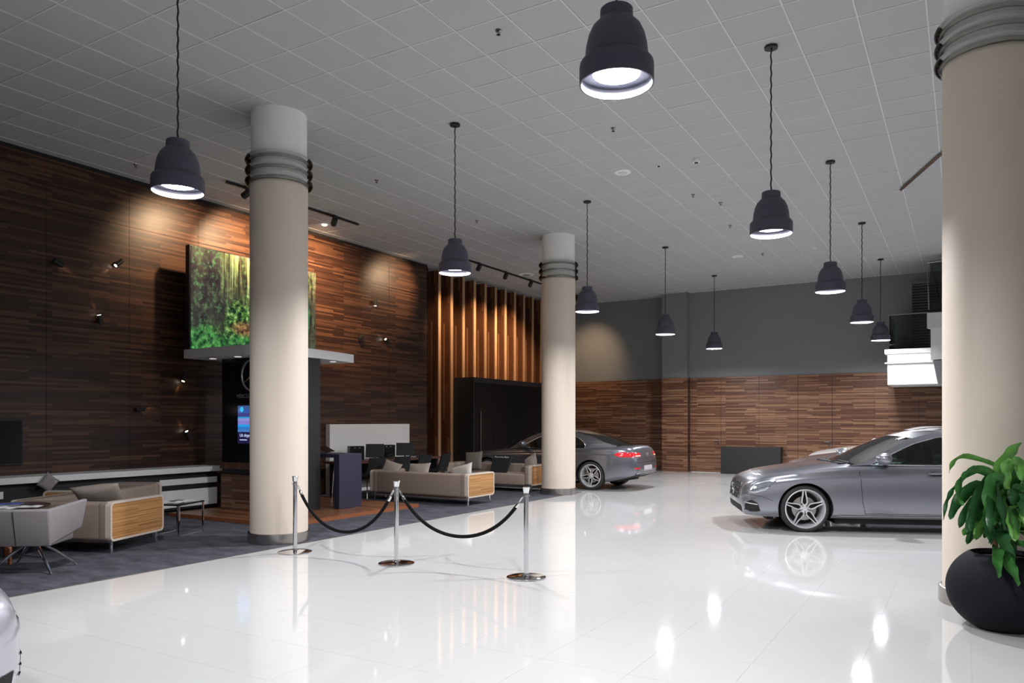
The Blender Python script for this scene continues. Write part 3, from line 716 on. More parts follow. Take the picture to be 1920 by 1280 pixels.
# near tub sofa: its oak end panel faces right
u = Vector((-.36, .91, 0)).normalized(); w_ = Vector((-u.y, u.x, 0))
cA = Vector((-8.66, 5.26, 0))+u*.5+w_*.68
sofa(1.36, 1.02, .62, (cA.x, cA.y, .006), math.atan2(w_.y, w_.x)-PI, 'near taupe sofa with oak end panel, back turned to the viewer, left carpet')
cushion((-9.33, 5.52, .64), (.75, -.1, PSI+.1), .58, .42, .17, 'pillow', 'taupe cushion slumped on top of the near oak ended sofa', 3)
pB = Vector(cam2w(-6.0, 11.2)+(0,))
sofa(1.5, .95, .62, (pB.x, pB.y, .006), PSI+PI/2, 'second taupe sofa behind the near one, oak end panel half hidden')
q = Vector(cam2w((90-960)/1420*10.9, 10.9)+(0,))
cushion((q.x, q.y, .70), (0, PI/4*.9, PSI+1.0), .22, .24, .1, 'greyfab', 'small pointed grey cushion standing on the second sofa back', 5, True)
sofa(2.38, .92, .6, (-9.08, 12.08, .006), 0, 'long taupe sofa seen from behind with oak end panel, centre of the carpet')
cushion((-10.0, 11.95, .6), (-.35, .25, .1), .42, .36, .14, 'pillow', 'taupe cushion peeking over the long sofa, left one', 11)
cushion((-9.32, 11.98, .585), (-.4, -.05, .05), .52, .36, .15, 'pillow', 'taupe cushion peeking over the long sofa, middle one', 12, True)
cushion((-8.3, 12.0, .6), (-.3, -.25, -.1), .56, .3, .15, 'pillow_l', 'light cushion leaning on the oak end of the long sofa', 13, True)
sofa(2.45, .9, .6, (-9.43, 15.02, .006), 0, 'taupe sofa facing the viewer between long sofa and farther column')
# its seat faces the viewer: turn it round
[o for o in bpy.data.objects if o.type == 'EMPTY' and o.get('label', '').startswith('taupe sofa facing')][0].rotation_euler = (0, 0, PI)
cushion((-10.02, 15.0, .64), (.25, .08, PI+.1), .46, .46, .15, 'pillow_d', 'dark taupe cushion at the left of the facing sofa', 21, True)
bl = thing('banner_cloth', 'black cloth with white brand lettering draped over the facing sofa', 'cloth', (-9.2, 15.1, .64))
MB().add([(-.24, -.12, .16), (.24, -.12, .16), (.21, -.34, -.27), (-.23, -.34, -.27), (-.24, .02, .17), (.24, .02, .17), (.2, -.28, -.28), (-.22, -.28, -.28)], [(0, 3, 2, 1), (4, 5, 6, 7), (0, 1, 5, 4), (1, 2, 6, 5), (2, 3, 7, 6), (3, 0, 4, 7)]).build('cloth', 'black_soft', bl, bevel=.01)
text_mesh('lettering', 'Mercedes-Benz', .062, 'text_white', bl, (-.2, -.146, .118), (1.1, 0, 0), .001)
cushion((-8.45, 14.98, .62), (.3, .5, PI-.3), .42, .42, .14, 'pillow', 'taupe cushion in the right corner of the facing sofa, by the column', 22)

# coffee table with magazines
ct = thing('coffee_table', 'small square black table on thin chrome legs right of the near sofa', 'table', (-9.465, 6.72, .006), .37)
MB().box(-.215, .215, -.3, .3, .425, .445).build('table_top', 'black_gloss', ct, bevel=.003)
for sx in (-1, 1):
    for sy in (-1, 1): MB().box(sx*.2-.01, sx*.2+.01, sy*.285-.01, sy*.285+.01, 0, .425).build('leg', 'chrome', ct)
for sx in (-1, 1): MB().box(sx*.2-.009, sx*.2+.009, -.275, .275, .0, .012).build('foot_bar', 'chrome', ct)
def magazine(loc, rz, m, label, group=None, s=1., tilt=0.):
    t = thing('magazine', label, 'magazine', loc, rz, group)
    r = [[(x*s, y*s, .004+.010*math.sin(PI*abs(x)/.21)**2*s) for x in np.linspace(-.21, .21, 13)] for y in (-.14, .14)]
    MB().grid(r).build('open_pages', m, t, smooth='all'); MB().box(-.205*s, .205*s, -.14*s, .14*s, 0, .004).build('cover', 'mag', t)
    t.rotation_euler = (tilt, 0, rz); return t
magazine((-9.47, 6.57, .452), .5, 'mag', 'open white magazine at the front of the black coffee table', s=.8)
magazine((-9.46, 6.86, .452), 1.75, 'mag', 'white magazine lying at the back of the black coffee table', s=.7)

# round table and grey armchair at the left edge
tc = Vector(cam2w((14-960)/1420*8.58, 8.58)+(0,))
rt = thing('round_table', 'dark round table on splayed reddish wooden legs behind the grey armchair', 'table', (tc.x, tc.y, .006), .3)
MB().lathe([(0, .60), (.41, .60), (.42, .61), (.42, .622), (0, .625)], 48).build('table_top', 'tray', rt, smooth=True)
for k in range(4):
    a = PSI+.35+k*PI/2; MB().tube([(.12*math.cos(a), .12*math.sin(a), .6), (.34*math.cos(a), .34*math.sin(a), 0)], [.035, .02], 12).build('leg', 'leg_wood', rt, smooth=True)
def on_table(px, Z): return cam2w((px-960)/1420*Z, Z)
for px, Z, m, rz, s, l in ((6, 8.62, 'mag_blue', .9, .9, 'blue covered magazine at the back of the round table'), (8, 8.28, 'mag', .4, .7, 'white magazine in front of the blue one, round table'), (52, 8.36, 'mag', .75, .62, 'rightmost white magazine on the round table')):
    x, y = on_table(px, Z); magazine((x, y, .634+.004*(px > 30)), rz, m, l, s=s)
ac = Vector(cam2w((62-960)/1420*8.02, 8.02)+(0,))
ar = thing('armchair', 'grey felt tub armchair with crossed chrome legs, back to the viewer', 'armchair', (ac.x, ac.y, .006), PSI+.12)
def slab(pts, th, name, m='greyfab'):
    """flat upholstered slab from four corner points, thickened along its normal"""
    P = [Vector(p) for p in pts]; nn = (P[1]-P[0]).cross(P[3]-P[0]).normalized()*th
    v = P+[p+nn for p in P]
    MB().add(v, [(3, 2, 1, 0), (4, 5, 6, 7), (0, 1, 5, 4), (1, 2, 6, 5), (2, 3, 7, 6), (3, 0, 4, 7)]).build(name, m, ar, bevel=.018, seg=3, smooth=True)
slab([(-.40, -.28, .29), (-.42, -.35, .67), (.31, -.35, .67), (.30, -.28, .29)], .07, 'back')
slab([(.30, -.28, .30), (.31, -.35, .67), (.46, .22, .73), (.40, .22, .42)], .06, 'wing')
slab([(-.46, .28, .42), (-.54, .22, .73), (-.42, -.35, .67), (-.40, -.28, .30)], .06, 'wing')
MB().box(-.31, .3, -.27, .26, .29, .40).build('seat', 'greyfab', ar, bevel=.03, seg=3, smooth=True)
MB().tube([(-.03, -.283, .30), (-.03, -.351, .655)], .004, 6).build('back_seam', 'seam', ar)
for a in (PI/4-.1, 3*PI/4+.05, 5*PI/4-.1, 7*PI/4+.05):
    c, s = math.cos(a), math.sin(a)
    MB().tube([(.06*c, .06*s, .29), (.20*c, .20*s, .19), (.39*c, .39*s, .035), (.42*c, .42*s, .0)], [.012, .016, .014, .009], 10).build('leg', 'chrome', ar, smooth=True)
MB().lathe([(.02, .2), (.03, .2), (.03, .29), (.02, .29)], 12).build('swivel', 'black', ar)

# ================================================================ ROPE BARRIER
posts = ((-6.95, 6.52), (-5.42, 6.57), (-3.81, 6.66))
names = ('leftmost chrome rope post in front of the left column', 'middle chrome rope post with ropes on both sides', 'rightmost and nearest chrome rope post')
p0 = None
for (x, y), l in zip(posts, names):
    if p0 is None:
        p0 = thing('rope_post', l, 'post', (x, y, 0), 0, 'chrome rope posts')
        MB().lathe([(0, 0), (.19, 0), (.2, .004), (.2, .010), (.185, .016), (.12, .024), (.045, .032), (.03, .045)], 48).build('base', 'chrome', p0, smooth=True)
        MB().lathe([(.025, .03), (.025, .8), (.024, .86)], 24).build('pole', 'chrome', p0, smooth=True)
        MB().lathe([(.025, .825), (.04, .828), (.04, .834), (.025, .838)], 24).build('hook_ring', 'chrome', p0, smooth=True)
        MB().lathe([(.024, .855), (.028, .86), (.034, .9), (.038, .915), (.032, .922), (0, .925)], 24).build('finial', 'chrome', p0, smooth=True)
    else: dup(p0, (x, y, 0), 0, l)
def rope(a, b, zl, label):
    A = Vector((a[0], a[1], .815)); B = Vector((b[0], b[1], .815)); d = (B-A).normalized(); A += d*.04; B -= d*.04
    t = thing('barrier_rope', label, 'rope', (A.x, A.y, .4), 0, 'black barrier ropes'); t.location = ((A+B)/2).to_tuple()[:2]+(zl,)
    o = Vector(t.location); n = 40; P = []
    for k in range(n+1):
        s = k/n*2-1; c = (math.cosh(1.9*s)-1)/(math.cosh(1.9)-1); p = A.lerp(B, k/n); p.z = zl+(.815-zl)*c; P.append(p-o)
    # arc start and end without the metal fittings
    def idx(dist, rev=False):
        Q = P[::-1] if rev else P; s = 0
        for i in range(1, len(Q)):
            s += (Q[i]-Q[i-1]).length
            if s > dist: return i
    i0, i1 = idx(.13), len(P)-1-idx(.13, True)
    MB().tube(P[i0:i1+1], .019, 12).build('rope', 'rope', t, smooth=True)
    for Q in (P, P[::-1]):
        e = idx(.13); dd = (Q[e]-Q[0]).normalized(); sd = Vector((-dd.y, dd.x, 0)).normalized()
        MB().tube([Q[0]+dd*.075, Q[0]+dd*.085, Q[0]+dd*.14], [.012, .018, .018], 12).build('end_sleeve', 'chrome', t, smooth=True)
        MB().tube([Q[0]+dd*.08, Q[0]+dd*.05+sd*.012, Q[0]+dd*.01+sd*.01, Q[0], Q[0]+dd*.01-sd*.01, Q[0]+dd*.05-sd*.012], .0035, 6, closed=True).build('snap_hook', 'chrome', t, smooth=True)
rope(posts[0], posts[1], .30, 'black rope sagging between the left and middle posts')
rope(posts[1], posts[2], .36, 'black rope sagging between the middle and nearest posts')

# ================================================================ BLACK BOX, PORTAL, BALCONY
po = thing('black_portal', 'gloss black cubic doorway standing before the slat screen', 'doorway', (-11.55, 19.2, .006))
MB().box(-.33, .33, -2.4, 2.4, 0, 2.76).build('housing', 'black', po, bevel=.006)
for y0, y1, n in ((-2.35, -1.4, 'door_leaf'), (-1.39, -.1, 'door_leaf'), (-.09, 1.2, 'door_leaf'), (1.21, 2.35, 'door_leaf')):
    MB().box(.331, .345, y0, y1, .05, 2.62).build(n, 'black_gloss', po, bevel=.003)
MB().tube([(.37, -2.12, .6), (.37, -2.12, 1.85)], .014, 10).build('pull_handle', 'steel', po, smooth=True)
bb = thing('black_cabinet', 'low wide black cabinet against the wooden back wall', 'cabinet', (-5.48, 23.2, 0))
MB().box(-.87, .87, -.17, .15, 0, .82).build('body', 'black', bb, bevel=.006)
MB().box(-.86, .86, -.176, -.17, .01, .81).build('front', mat('satin charcoal', (.02, .02, .021), .45), bb)
bal = thing('balcony', 'white stair balcony landing with a glass balustrade at the right', 'balcony', (-1.7, 21.5, 2.5))
MB().box(.02, 8.6, 0, 1.8, .02, .55).build('landing_soffit', 'white', bal)
MB().box(-.04, 8.6, -.05, 1.8, .555, .58).build('shadow_ledge', 'white', bal)
MB().box(.02, 8.6, 0, 1.8, .58, .80).build('fascia', 'white', bal)
MB().box(-.04, 8.6, -.05, 1.8, .80, .91).build('coping', 'white', bal)
MB().add([(1.05, -.06, .56), (1.15, -.06, .0), (4, -.06, .0), (4, -.06, .56), (1.05, -.5, .56), (1.15, -.5, .0), (4, -.5, .0), (4, -.5, .56)], [(0, 1, 2, 3), (7, 6, 5, 4), (0, 4, 5, 1), (1, 5, 6, 2), (3, 7, 4, 0)]).build('stair_soffit', 'grey_wall', bal)
MB().box(1.0, 4, -.5, -.06, .58, 1.35).build('stair_side', 'white', bal)
MB().add([(.92, -.5, 1.35), (4, -.5, 1.35), (4, -.5, 1.72), (.92, -.5, 1.72), (1.0, -.1, 1.35), (4, -.1, 1.35), (4, -.1, 1.72), (.92, -.1, 1.72)], [(3, 2, 1, 0), (4, 5, 6, 7), (0, 1, 5, 4), (2, 3, 7, 6), (3, 0, 4, 7)]).build('upper_tread', 'white_wall', bal)
MB().box(.06, .95, .03, .045, .91, 1.78).build('glass_pane', 'railglass', bal)
MB().box(.06, .075, .045, 1.7, .91, 1.78).build('glass_pane', 'railglass', bal)
MB().box(.03, .97, .02, .055, 1.78, 1.80).build('handrail', 'steel', bal)
MB().box(.98, 4, -.46, -.445, 1.74, 2.98).build('glass_pane', 'railglass', bal)
MB().tube([(.96, -.45, 1.8), (.92, -.45, 2.95), (4, -.45, 3.02)], .018, 8).build('handrail', 'steel', bal)
MB().tube([(1.0, -.3, 2.9), (1.25, -.3, 1.72)], .02, 6).build('brace', 'steel', bal)

# ================================================================ PLANT
px_, pz_ = 3.76, 5.80
pc = cam2w(px_, pz_)
pt = thing('plant_pot', 'big round charcoal plant pot in front of the right column', 'pot', (pc[0], pc[1], 0))
pr = [(0, 0), (.16, 0), (.175, .004)]
for k in range(1, 21):
    a = -1.08+k*(1.08+.93)/20; pr.append((.385*math.cos(a), .30+.34*math.sin(a)))
pr += [(pr[-1][0]-.015, pr[-1][1]+.004), (pr[-1][0]-.03, pr[-1][1]-.03)]
MB().lathe(pr, 64).build('bowl', 'pot', pt, smooth=True)
rr, rz_ = pr[-1]
MB().lathe([(rr+.012, .53), (.12, .54), (0, .545)], 32).build('soil', 'soil', pt, smooth=True)
pln = thing('potted_plant', 'leafy green dracaena with arching leaves growing in the charcoal pot', 'plant', (pc[0], pc[1], .545), PSI)
for (x, y, h, l) in ((-.05, .02, .42, 0), (.035, -.02, .36, 0), (.10, .06, .50, 0)):
    MB().tube([(x+.006*math.sin(k*1.7), y, h*k/8) for k in range(9)], [.022-.001*k for k in range(9)], 10).build('cane', 'cane', pln, smooth=True)
def leaf(P, w, m, wave=.012, tw=0., seed=0, ref=None):
    """P: control points (right, away, up) in metres from the soil; width profile lanceolate, wavy rims"""
    P = [Vector(p) for p in P]; n = 14; C = []
    for k in range(n+1):
        s = k/n*(len(P)-1); i = min(int(s), len(P)-2); f = s-i
        a = P[max(i-1, 0)]; b = P[i]; c = P[i+1]; d = P[min(i+2, len(P)-1)]
        C.append(.5*((2*b)+(c-a)*f+(2*a-5*b+4*c-d)*f*f+(3*b-a-3*c+d)*f**3))
    rows = []; rnd = random.Random(seed); ph = rnd.uniform(0, 6)
    for k, p in enumerate(C):
        t = (C[min(k+1, n)]-C[max(k-1, 0)]).normalized(); u = k/n
        side = t.cross(ref or Vector((math.sin(tw), math.cos(tw), .35))).normalized(); nr = side.cross(t).normalized()
        ww = w*.5*(math.sin(PI*min(1, (u*.92+.08))**.85)**.65)*(1 if u < .97 else .15)+.002
        r = []
        for q, e in ((-1, 1), (-.5, .35), (0, 0), (.5, .35), (1, 1)):
            wv = wave*math.sin(u*19+ph+q*1.5)*abs(q)
            r.append(p+side*ww*q+nr*(ww*.3*e+wv))
        rows.append(r)
    MB().grid(rows).build('leaf', m, pln, smooth='all')
def lp(px, py, a=0.): return ((px-1884)*.00408, a, (790-py)*.00408+EYE-.545)
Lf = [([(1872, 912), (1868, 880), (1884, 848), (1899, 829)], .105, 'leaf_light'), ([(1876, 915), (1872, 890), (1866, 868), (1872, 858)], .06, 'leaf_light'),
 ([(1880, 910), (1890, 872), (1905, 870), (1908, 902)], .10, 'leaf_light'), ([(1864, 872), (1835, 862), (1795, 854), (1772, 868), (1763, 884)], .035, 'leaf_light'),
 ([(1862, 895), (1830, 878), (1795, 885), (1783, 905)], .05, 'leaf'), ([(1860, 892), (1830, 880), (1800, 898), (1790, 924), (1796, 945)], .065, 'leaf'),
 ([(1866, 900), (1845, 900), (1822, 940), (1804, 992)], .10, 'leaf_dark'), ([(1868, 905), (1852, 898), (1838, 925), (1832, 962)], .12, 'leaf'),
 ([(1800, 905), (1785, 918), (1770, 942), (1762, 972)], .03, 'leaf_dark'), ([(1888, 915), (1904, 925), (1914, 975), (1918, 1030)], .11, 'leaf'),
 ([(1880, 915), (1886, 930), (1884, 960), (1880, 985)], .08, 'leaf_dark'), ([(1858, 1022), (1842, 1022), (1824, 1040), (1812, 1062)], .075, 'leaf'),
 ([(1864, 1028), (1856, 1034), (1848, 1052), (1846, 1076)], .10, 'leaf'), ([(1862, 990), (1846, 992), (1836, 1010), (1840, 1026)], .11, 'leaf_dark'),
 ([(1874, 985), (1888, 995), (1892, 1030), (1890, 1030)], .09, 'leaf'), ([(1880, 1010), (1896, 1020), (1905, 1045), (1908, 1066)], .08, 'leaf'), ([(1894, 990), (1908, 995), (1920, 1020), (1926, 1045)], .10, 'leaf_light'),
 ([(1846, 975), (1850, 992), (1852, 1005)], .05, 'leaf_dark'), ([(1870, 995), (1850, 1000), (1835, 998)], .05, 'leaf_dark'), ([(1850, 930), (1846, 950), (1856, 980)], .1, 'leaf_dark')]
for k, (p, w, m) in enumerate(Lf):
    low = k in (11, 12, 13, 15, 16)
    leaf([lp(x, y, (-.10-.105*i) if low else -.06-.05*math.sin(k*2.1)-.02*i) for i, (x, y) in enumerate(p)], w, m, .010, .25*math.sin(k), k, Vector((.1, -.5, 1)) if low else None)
rnd = random.Random(4)
for k in range(64):
    a = rnd.uniform(0, 2*PI); c, s = math.cos(a), math.sin(a); up = rnd.uniform(-.6, 1)
    b = Vector(rnd.choice(((-.05, .02, .42), (.035, -.02, .36), (.10, .06, .50)))); L_ = rnd.uniform(.24, .4); b.z -= .13*(1-up)
    if s > .3: L_ *= .8
    P = [b, b+Vector((c*.35*L_, s*.35*L_, (.22-.1*up)*L_+.10*up)), b+Vector((c*.75*L_, s*.75*L_, .1*L_*up)), b+Vector((c*.95*L_, s*.95*L_, -.35*L_))]
    leaf(P, rnd.uniform(.07, .115), rnd.choice(('leaf', 'leaf', 'leaf_dark', 'leaf_dark', 'leaf', 'leaf_dark', 'leaf_light')), .010, rnd.uniform(-.4, .4), 100+k)

# ================================================================ CARS
def spline(T, x):
    xs = [p[0] for p in T]; i = min(max(int(np.searchsorted(xs, x))-1, 0), len(T)-2)
    a, b = T[i], T[i+1]; h = b[0]-a[0]; t = min(max((x-a[0])/h, 0), 1)
    def sl(k):
        if k <= 0: return (T[1][1]-T[0][1])/(T[1][0]-T[0][0])
        if k >= len(T)-1: return (T[-1][1]-T[-2][1])/(T[-1][0]-T[-2][0])
        d0 = (T[k][1]-T[k-1][1])/(T[k][0]-T[k-1][0]); d1 = (T[k+1][1]-T[k][1])/(T[k+1][0]-T[k][0])
        return 0 if d0*d1 <= 0 else 2*d0*d1/(d0+d1)
    return (2*t**3-3*t**2+1)*a[1]+(t**3-2*t**2+t)*h*sl(i)+(-2*t**3+3*t**2)*b[1]+(t**3-t**2)*h*sl(i+1)
SEDAN = dict(L=4.92, fa=.84, ra=3.78, wr=.335, rim=.278,
 top=((0, .60), (.02, .66), (.08, .735), (.22, .80), (.5, .865), (.9, .925), (1.3, .97), (1.55, .99), (2.2, 1.0), (3.4, 1.02), (4.1, 1.05), (4.65, 1.06), (4.82, 1.03), (4.92, .86)),
 sh=((0, .55), (.03, .60), (.15, .69), (.35, .775), (.7, .84), (1.1, .885), (1.5, .915), (2.4, .935), (3.6, .96), (4.3, .975), (4.75, .95), (4.92, .78)),
 bot=((0, .27), (.05, .21), (.3, .19), (.7, .19), (4.2, .20), (4.7, .24), (4.92, .34)),
 w=((0, .56), (.03, .65), (.1, .73), (.25, .81), (.5, .87), (.85, .905), (1.4, .92), (2.5, .925), (3.8, .92), (4.3, .895), (4.65, .83), (4.85, .74), (4.92, .62)),
 roof=((1.36, .93), (1.6, .99), (1.8, 1.08), (2.1, 1.232), (2.4, 1.355), (2.8, 1.43), (3.2, 1.425), (3.6, 1.365), (3.95, 1.25), (4.25, 1.11), (4.42, 1.03)),
 xr=(2.36, 3.62), win=((1.74, .975), (1.95, 1.08), (2.18, 1.19), (2.43, 1.29), (2.8, 1.362), (3.2, 1.352), (3.52, 1.295), (3.80, 1.16), (3.90, 1.02)), belt=.965, bp=2.78, doors=(1.58, 2.80, 3.72))
COUPE = dict(L=4.69, fa=.80, ra=3.64, wr=.33, rim=.262,
 top=((0, .58), (.02, .64), (.08, .71), (.22, .775), (.5, .84), (.9, .895), (1.3, .935), (1.55, .955), (2.2, .97), (3.3, .99), (3.9, 1.02), (4.3, 1.035), (4.5, 1.03), (4.62, .96), (4.69, .80)),
 sh=((0, .53), (.03, .58), (.15, .67), (.35, .75), (.7, .81), (1.1, .85), (1.5, .875), (2.4, .90), (3.4, .935), (3.9, .945), (4.3, .94), (4.55, .90), (4.69, .72)),
 bot=((0, .25), (.05, .19), (.3, .17), (.7, .17), (3.9, .18), (4.3, .24), (4.69, .36)),
 w=((0, .54), (.03, .63), (.1, .71), (.25, .79), (.5, .85), (.85, .885), (1.4, .895), (2.5, .90), (3.5, .91), (3.95, .90), (4.3, .85), (4.55, .76), (4.69, .62)),
 roof=((1.38, .91), (1.7, 1.09), (2.0, 1.24), (2.3, 1.33), (2.65, 1.365), (3.0, 1.345), (3.35, 1.275), (3.7, 1.165), (4.0, 1.075), (4.2, 1.03)),
 xr=(2.22, 3.12), win=((1.74, .95), (1.92, 1.06), (2.13, 1.17), (2.4, 1.26), (2.7, 1.295), (3.0, 1.27), (3.25, 1.19), (3.42, 1.085), (3.46, 1.03)), belt=.94, bp=2.95, doors=(1.55, 2.98, None))
def make_car(S, label, pm, loc, rz, rear=False):
    """local x runs from nose to tail, +y = left side of the car seen from behind the wheel mirrored; both sides are built"""
    t = thing('car', label, 'car', loc, rz); L = S['L']
    f = lambda k, x: spline(S[k], x)
    def ring(x):
        w, zs, zt, zb = f('w', x), f('sh', x), f('top', x), f('bot', x); H = zs-zb
        K = [(0, zb), (.72*w, zb), (.90*w, zb+.015), (.965*w, zb+.07), (.99*w, zb+.22*H), (1.0*w, zb+.45*H), (.992*w, zb+.66*H), (1.0*w, zb+.815*H), (.966*w, zb+.865*H), (.95*w, zs-.02),
             (.91*w, zs+.30*(zt-zs)), (.80*w, zs+.62*(zt-zs)), (.55*w, zs+.9*(zt-zs)), (.28*w, zt-.004), (0, zt)]
        return K
    mid = [x for x in np.linspace(.35, L-.35, 74)]
    X = [0, .012, .03, .055, .09, .13, .18, .24, .3]+mid+[L-.28, L-.22, L-.16, L-.11, L-.07, L-.04, L-.02, L]
    rows = []
    for x in X:
        K = ring(x); r = []
        for i in range(len(K)-1):
            for s in (0, .5): r.append((x, K[i][0]+(K[i+1][0]-K[i][0])*s, K[i][1]+(K[i+1][1]-K[i][1])*s))
        r.append((x, K[-1][0], K[-1][1])); rows.append(r+[(x, -y, z) for _, y, z in r[-2:0:-1]])
    # soften the doubled stations across the ring
    mb = MB().grid(rows, closed=True); n = len(rows[0]); b0 = len(mb.v); 
    for e, (ri, dx) in enumerate(((0, -.018), (-1, .02))):
        c = [sum(p[k] for p in rows[ri])/n for k in range(3)]; r2 = [(rows[ri][0][0]+dx*.7, c[1]+(p[1]-c[1])*.8, c[2]+(p[2]-c[2])*.8) for p in rows[ri]]
        s = len(mb.v); mb.v += r2+[(rows[ri][0][0]+dx, c[1], c[2])]; base = 0 if ri == 0 else (len(rows)-1)*n
        for j in range(n):
            k = (j+1) % n; q = [(base+j, s+j, s+k, base+k), (s+j, s+n, s+k)]
            if ri == 0: q = [tuple(reversed(a)) for a in q]
            mb.f += [tuple(reversed(a)) for a in q]; mb.m += [0, 0]
    me = mb.mesh('body', [pm, 'under'])
    bm = bmesh.new(); bm.from_mesh(me); bmesh.ops.recalc_face_normals(bm, faces=bm.faces); bm.to_mesh(me); bm.free()
    body = link('body', me, t); R = S['wr']+.035
    cut = MB()
    for xa in (S['fa'], S['ra']):
        for s in (-1, 1):
            pr = [(0, .58*s), (R, .58*s), (R, 1.1*s), (0, 1.1*s)]
            q = MB().lathe(pr, 48, (xa, 0, S['wr']), axis='y'); cut.add(q.v, q.f)
    cm = cut.mesh('c', ['under'], weld=.0001); bm = bmesh.new(); bm.from_mesh(cm); bmesh.ops.recalc_face_normals(bm, faces=bm.faces); bm.to_mesh(cm); bm.free()
    co = link('cutter', cm); md = body.modifiers.new('b', 'BOOLEAN'); md.operation = 'DIFFERENCE'; md.object = co; md.solver = 'EXACT'
    bpy.context.view_layer.update(); dg = bpy.context.evaluated_depsgraph_get()
    co.matrix_world = Matrix.Identity(4)
    # boolean in the car's own frame
    sv = (t.location.copy(), t.rotation_euler.copy()); t.location = (0, 0, 0); t.rotation_euler = (0, 0, 0); bpy.context.view_layer.update()
    nm = bpy.data.meshes.new_from_object(body.evaluated_get(bpy.context.evaluated_depsgraph_get()))
    t.location, t.rotation_euler = sv; body.modifiers.clear(); bpy.data.objects.remove(co)
    body.data = nm; nm.name = 'body'
    for p in nm.polygons:
        c = p.center; p.material_index = 0
        for xa in (S['fa'], S['ra']):
            if math.hypot(c.x-xa, c.z-S['wr']) < R+.004 and (abs(c.y) < f('w', c.x)*.97 or abs(p.normal.y) < .3) and math.hypot(c.x-xa, c.z-S['wr']) < R+.004: p.material_index = 1
        if p.normal.z < -.9: p.material_index = 1
    nm.shade_smooth(); nm.set_sharp_from_angle(angle=.55)
    bm = bmesh.new(); bm.from_mesh(me); bv = BVHTree.FromBMesh(bm); bm.free()
    def side(x, z, s, off=.003):
        h = bv.ray_cast(Vector((x, 2*s, z)), Vector((0, -s, 0)))
        if h[0] is None: return Vector((x, s*.6, z))
        nn = h[1] if h[1].y*s > 0 else -h[1]; return h[0]+nn*off
    def front(y, z, off=.003, d=1):
        h = bv.ray_cast(Vector((-1 if d > 0 else L+1, y, z)), Vector((d, 0, 0)))
        if h[0] is None: return Vector((0, y, z))
        nn = h[1] if h[1].x*d < 0 else -h[1]; return h[0]+nn*off
    def top(x, y, off=.003):
        h = bv.ray_cast(Vector((x, y, 3)), Vector((0, 0, -1)))
        if h[0] is None: return Vector((x, y, 1))
        nn = h[1] if h[1].z > 0 else -h[1]; return h[0]+nn*off
    def ribbon(name, pts, w, m, fn, s=None, off=.003, par=None, th=None):
        """a strip following the body: pts in the view plane of fn"""
        P = []
        for (a, b) in zip(pts[:-1], pts[1:]):
            k = max(2, int(math.hypot(b[0]-a[0], b[1]-a[1])/.04))
            P += [(a[0]+(b[0]-a[0])*i/k, a[1]+(b[1]-a[1])*i/k) for i in range(k)]
        P.append(pts[-1]); A, B = [], []
        for i, p in enumerate(P):
            q0, q1 = P[max(0, i-1)], P[min(len(P)-1, i+1)]; d = Vector((q1[0]-q0[0], q1[1]-q0[1])); d.normalize(); nx, ny = -d.y*w/2, d.x*w/2
            ar = lambda u, v: fn(u, v, s, off) if s else fn(u, v, off)
            A.append(ar(p[0]+nx, p[1]+ny)); B.append(ar(p[0]-nx, p[1]-ny))
        mb = MB().grid([A, B]); return mb.build(name, m, par or t, smooth='all')
    def patch(name, up, lo, m, fn, s=None, off=.004, n=14, k=6, par=None):
        def at(c, u): return c[0][0]+(c[-1][0]-c[0][0])*u, spline(c, c[0][0]+(c[-1][0]-c[0][0])*u) if c[0][0] < c[-1][0] else 0
        rows = []
        for i in range(n+1):
            xa, za = at(up, i/n); xb, zb_ = at(lo, i/n); rows.append([(fn(xa+(xb-xa)*j/k, za+(zb_-za)*j/k, s, off) if s else fn(xa+(xb-xa)*j/k, za+(zb_-za)*j/k, off)) for j in range(k+1)])
        return MB().grid(rows).build(name, m, par or t, smooth='all')
    MB().box(S['fa']+.42, S['ra']-.42, -.80, .80, .125, .23).box(.35, S['fa']-.40, -.66, .66, .15, .24).box(S['ra']+.40, L-.45, -.62, .62, .19, .28).build('shade_tray', 'under', t)  # black blocks added to deepen the shade under the car
    # ---- greenhouse
    belt = S['belt']; rf = S['roof']; xa, xb = rf[0][0], rf[-1][0]; W0 = f('w', 2.5)*.935
    def gy(x, z):
        pl = 1-.10*max(0, (2.1-x)/.8)**2-.16*max(0, (x-3.2)/1.1)**2
        return (W0-.56*max(0, z-belt+.03))*pl
    def P3(x, z, s): return Vector((x, s*gy(x, z), z))
    N = 40; xs = [xa+(xb-xa)*i/N for i in range(N+1)]; outer = [(x, spline(rf, x)) for x in xs]
    inner = [(x, spline(S['win'], x)) for x in np.linspace(S['win'][0][0], S['win'][-1][0], 30)]
    for s in (-1, 1):
        poly = [outer[0]]+outer[1:]+[(xb, belt-.06), (xa, belt-.06)]
        hole = inner+[(S['win'][-1][0], belt-.0), (S['win'][0][0], belt-.0)]
        tri = tessellate_polygon([[Vector((a, b, 0)) for a, b in poly], [Vector((a, b, 0)) for a, b in hole]]); allp = poly+hole
        mb = MB(); v = [P3(a, b, s) for a, b in allp]; v2 = [p+Vector((0, -s*.035, -.01)) for p in v]; nv = len(v)
        fs = [tuple(q) for q in tri]+[tuple(nv+i for i in reversed(q)) for q in tri]
        hs = len(poly)
        for i in range(len(hole)): j = (i+1) % len(hole); fs.append((hs+i, hs+j, nv+hs+j, nv+hs+i))
        for i in range(len(poly)): j = (i+1) % len(poly); fs.append((i, j, nv+j, nv+i))
        mb.add(v+v2, fs); me_ = mb.mesh('side_frame', pm)
        bm = bmesh.new(); bm.from_mesh(me_); bmesh.ops.recalc_face_normals(bm, faces=bm.faces); bm.to_mesh(me_); bm.free(); link('side_frame', me_, t)
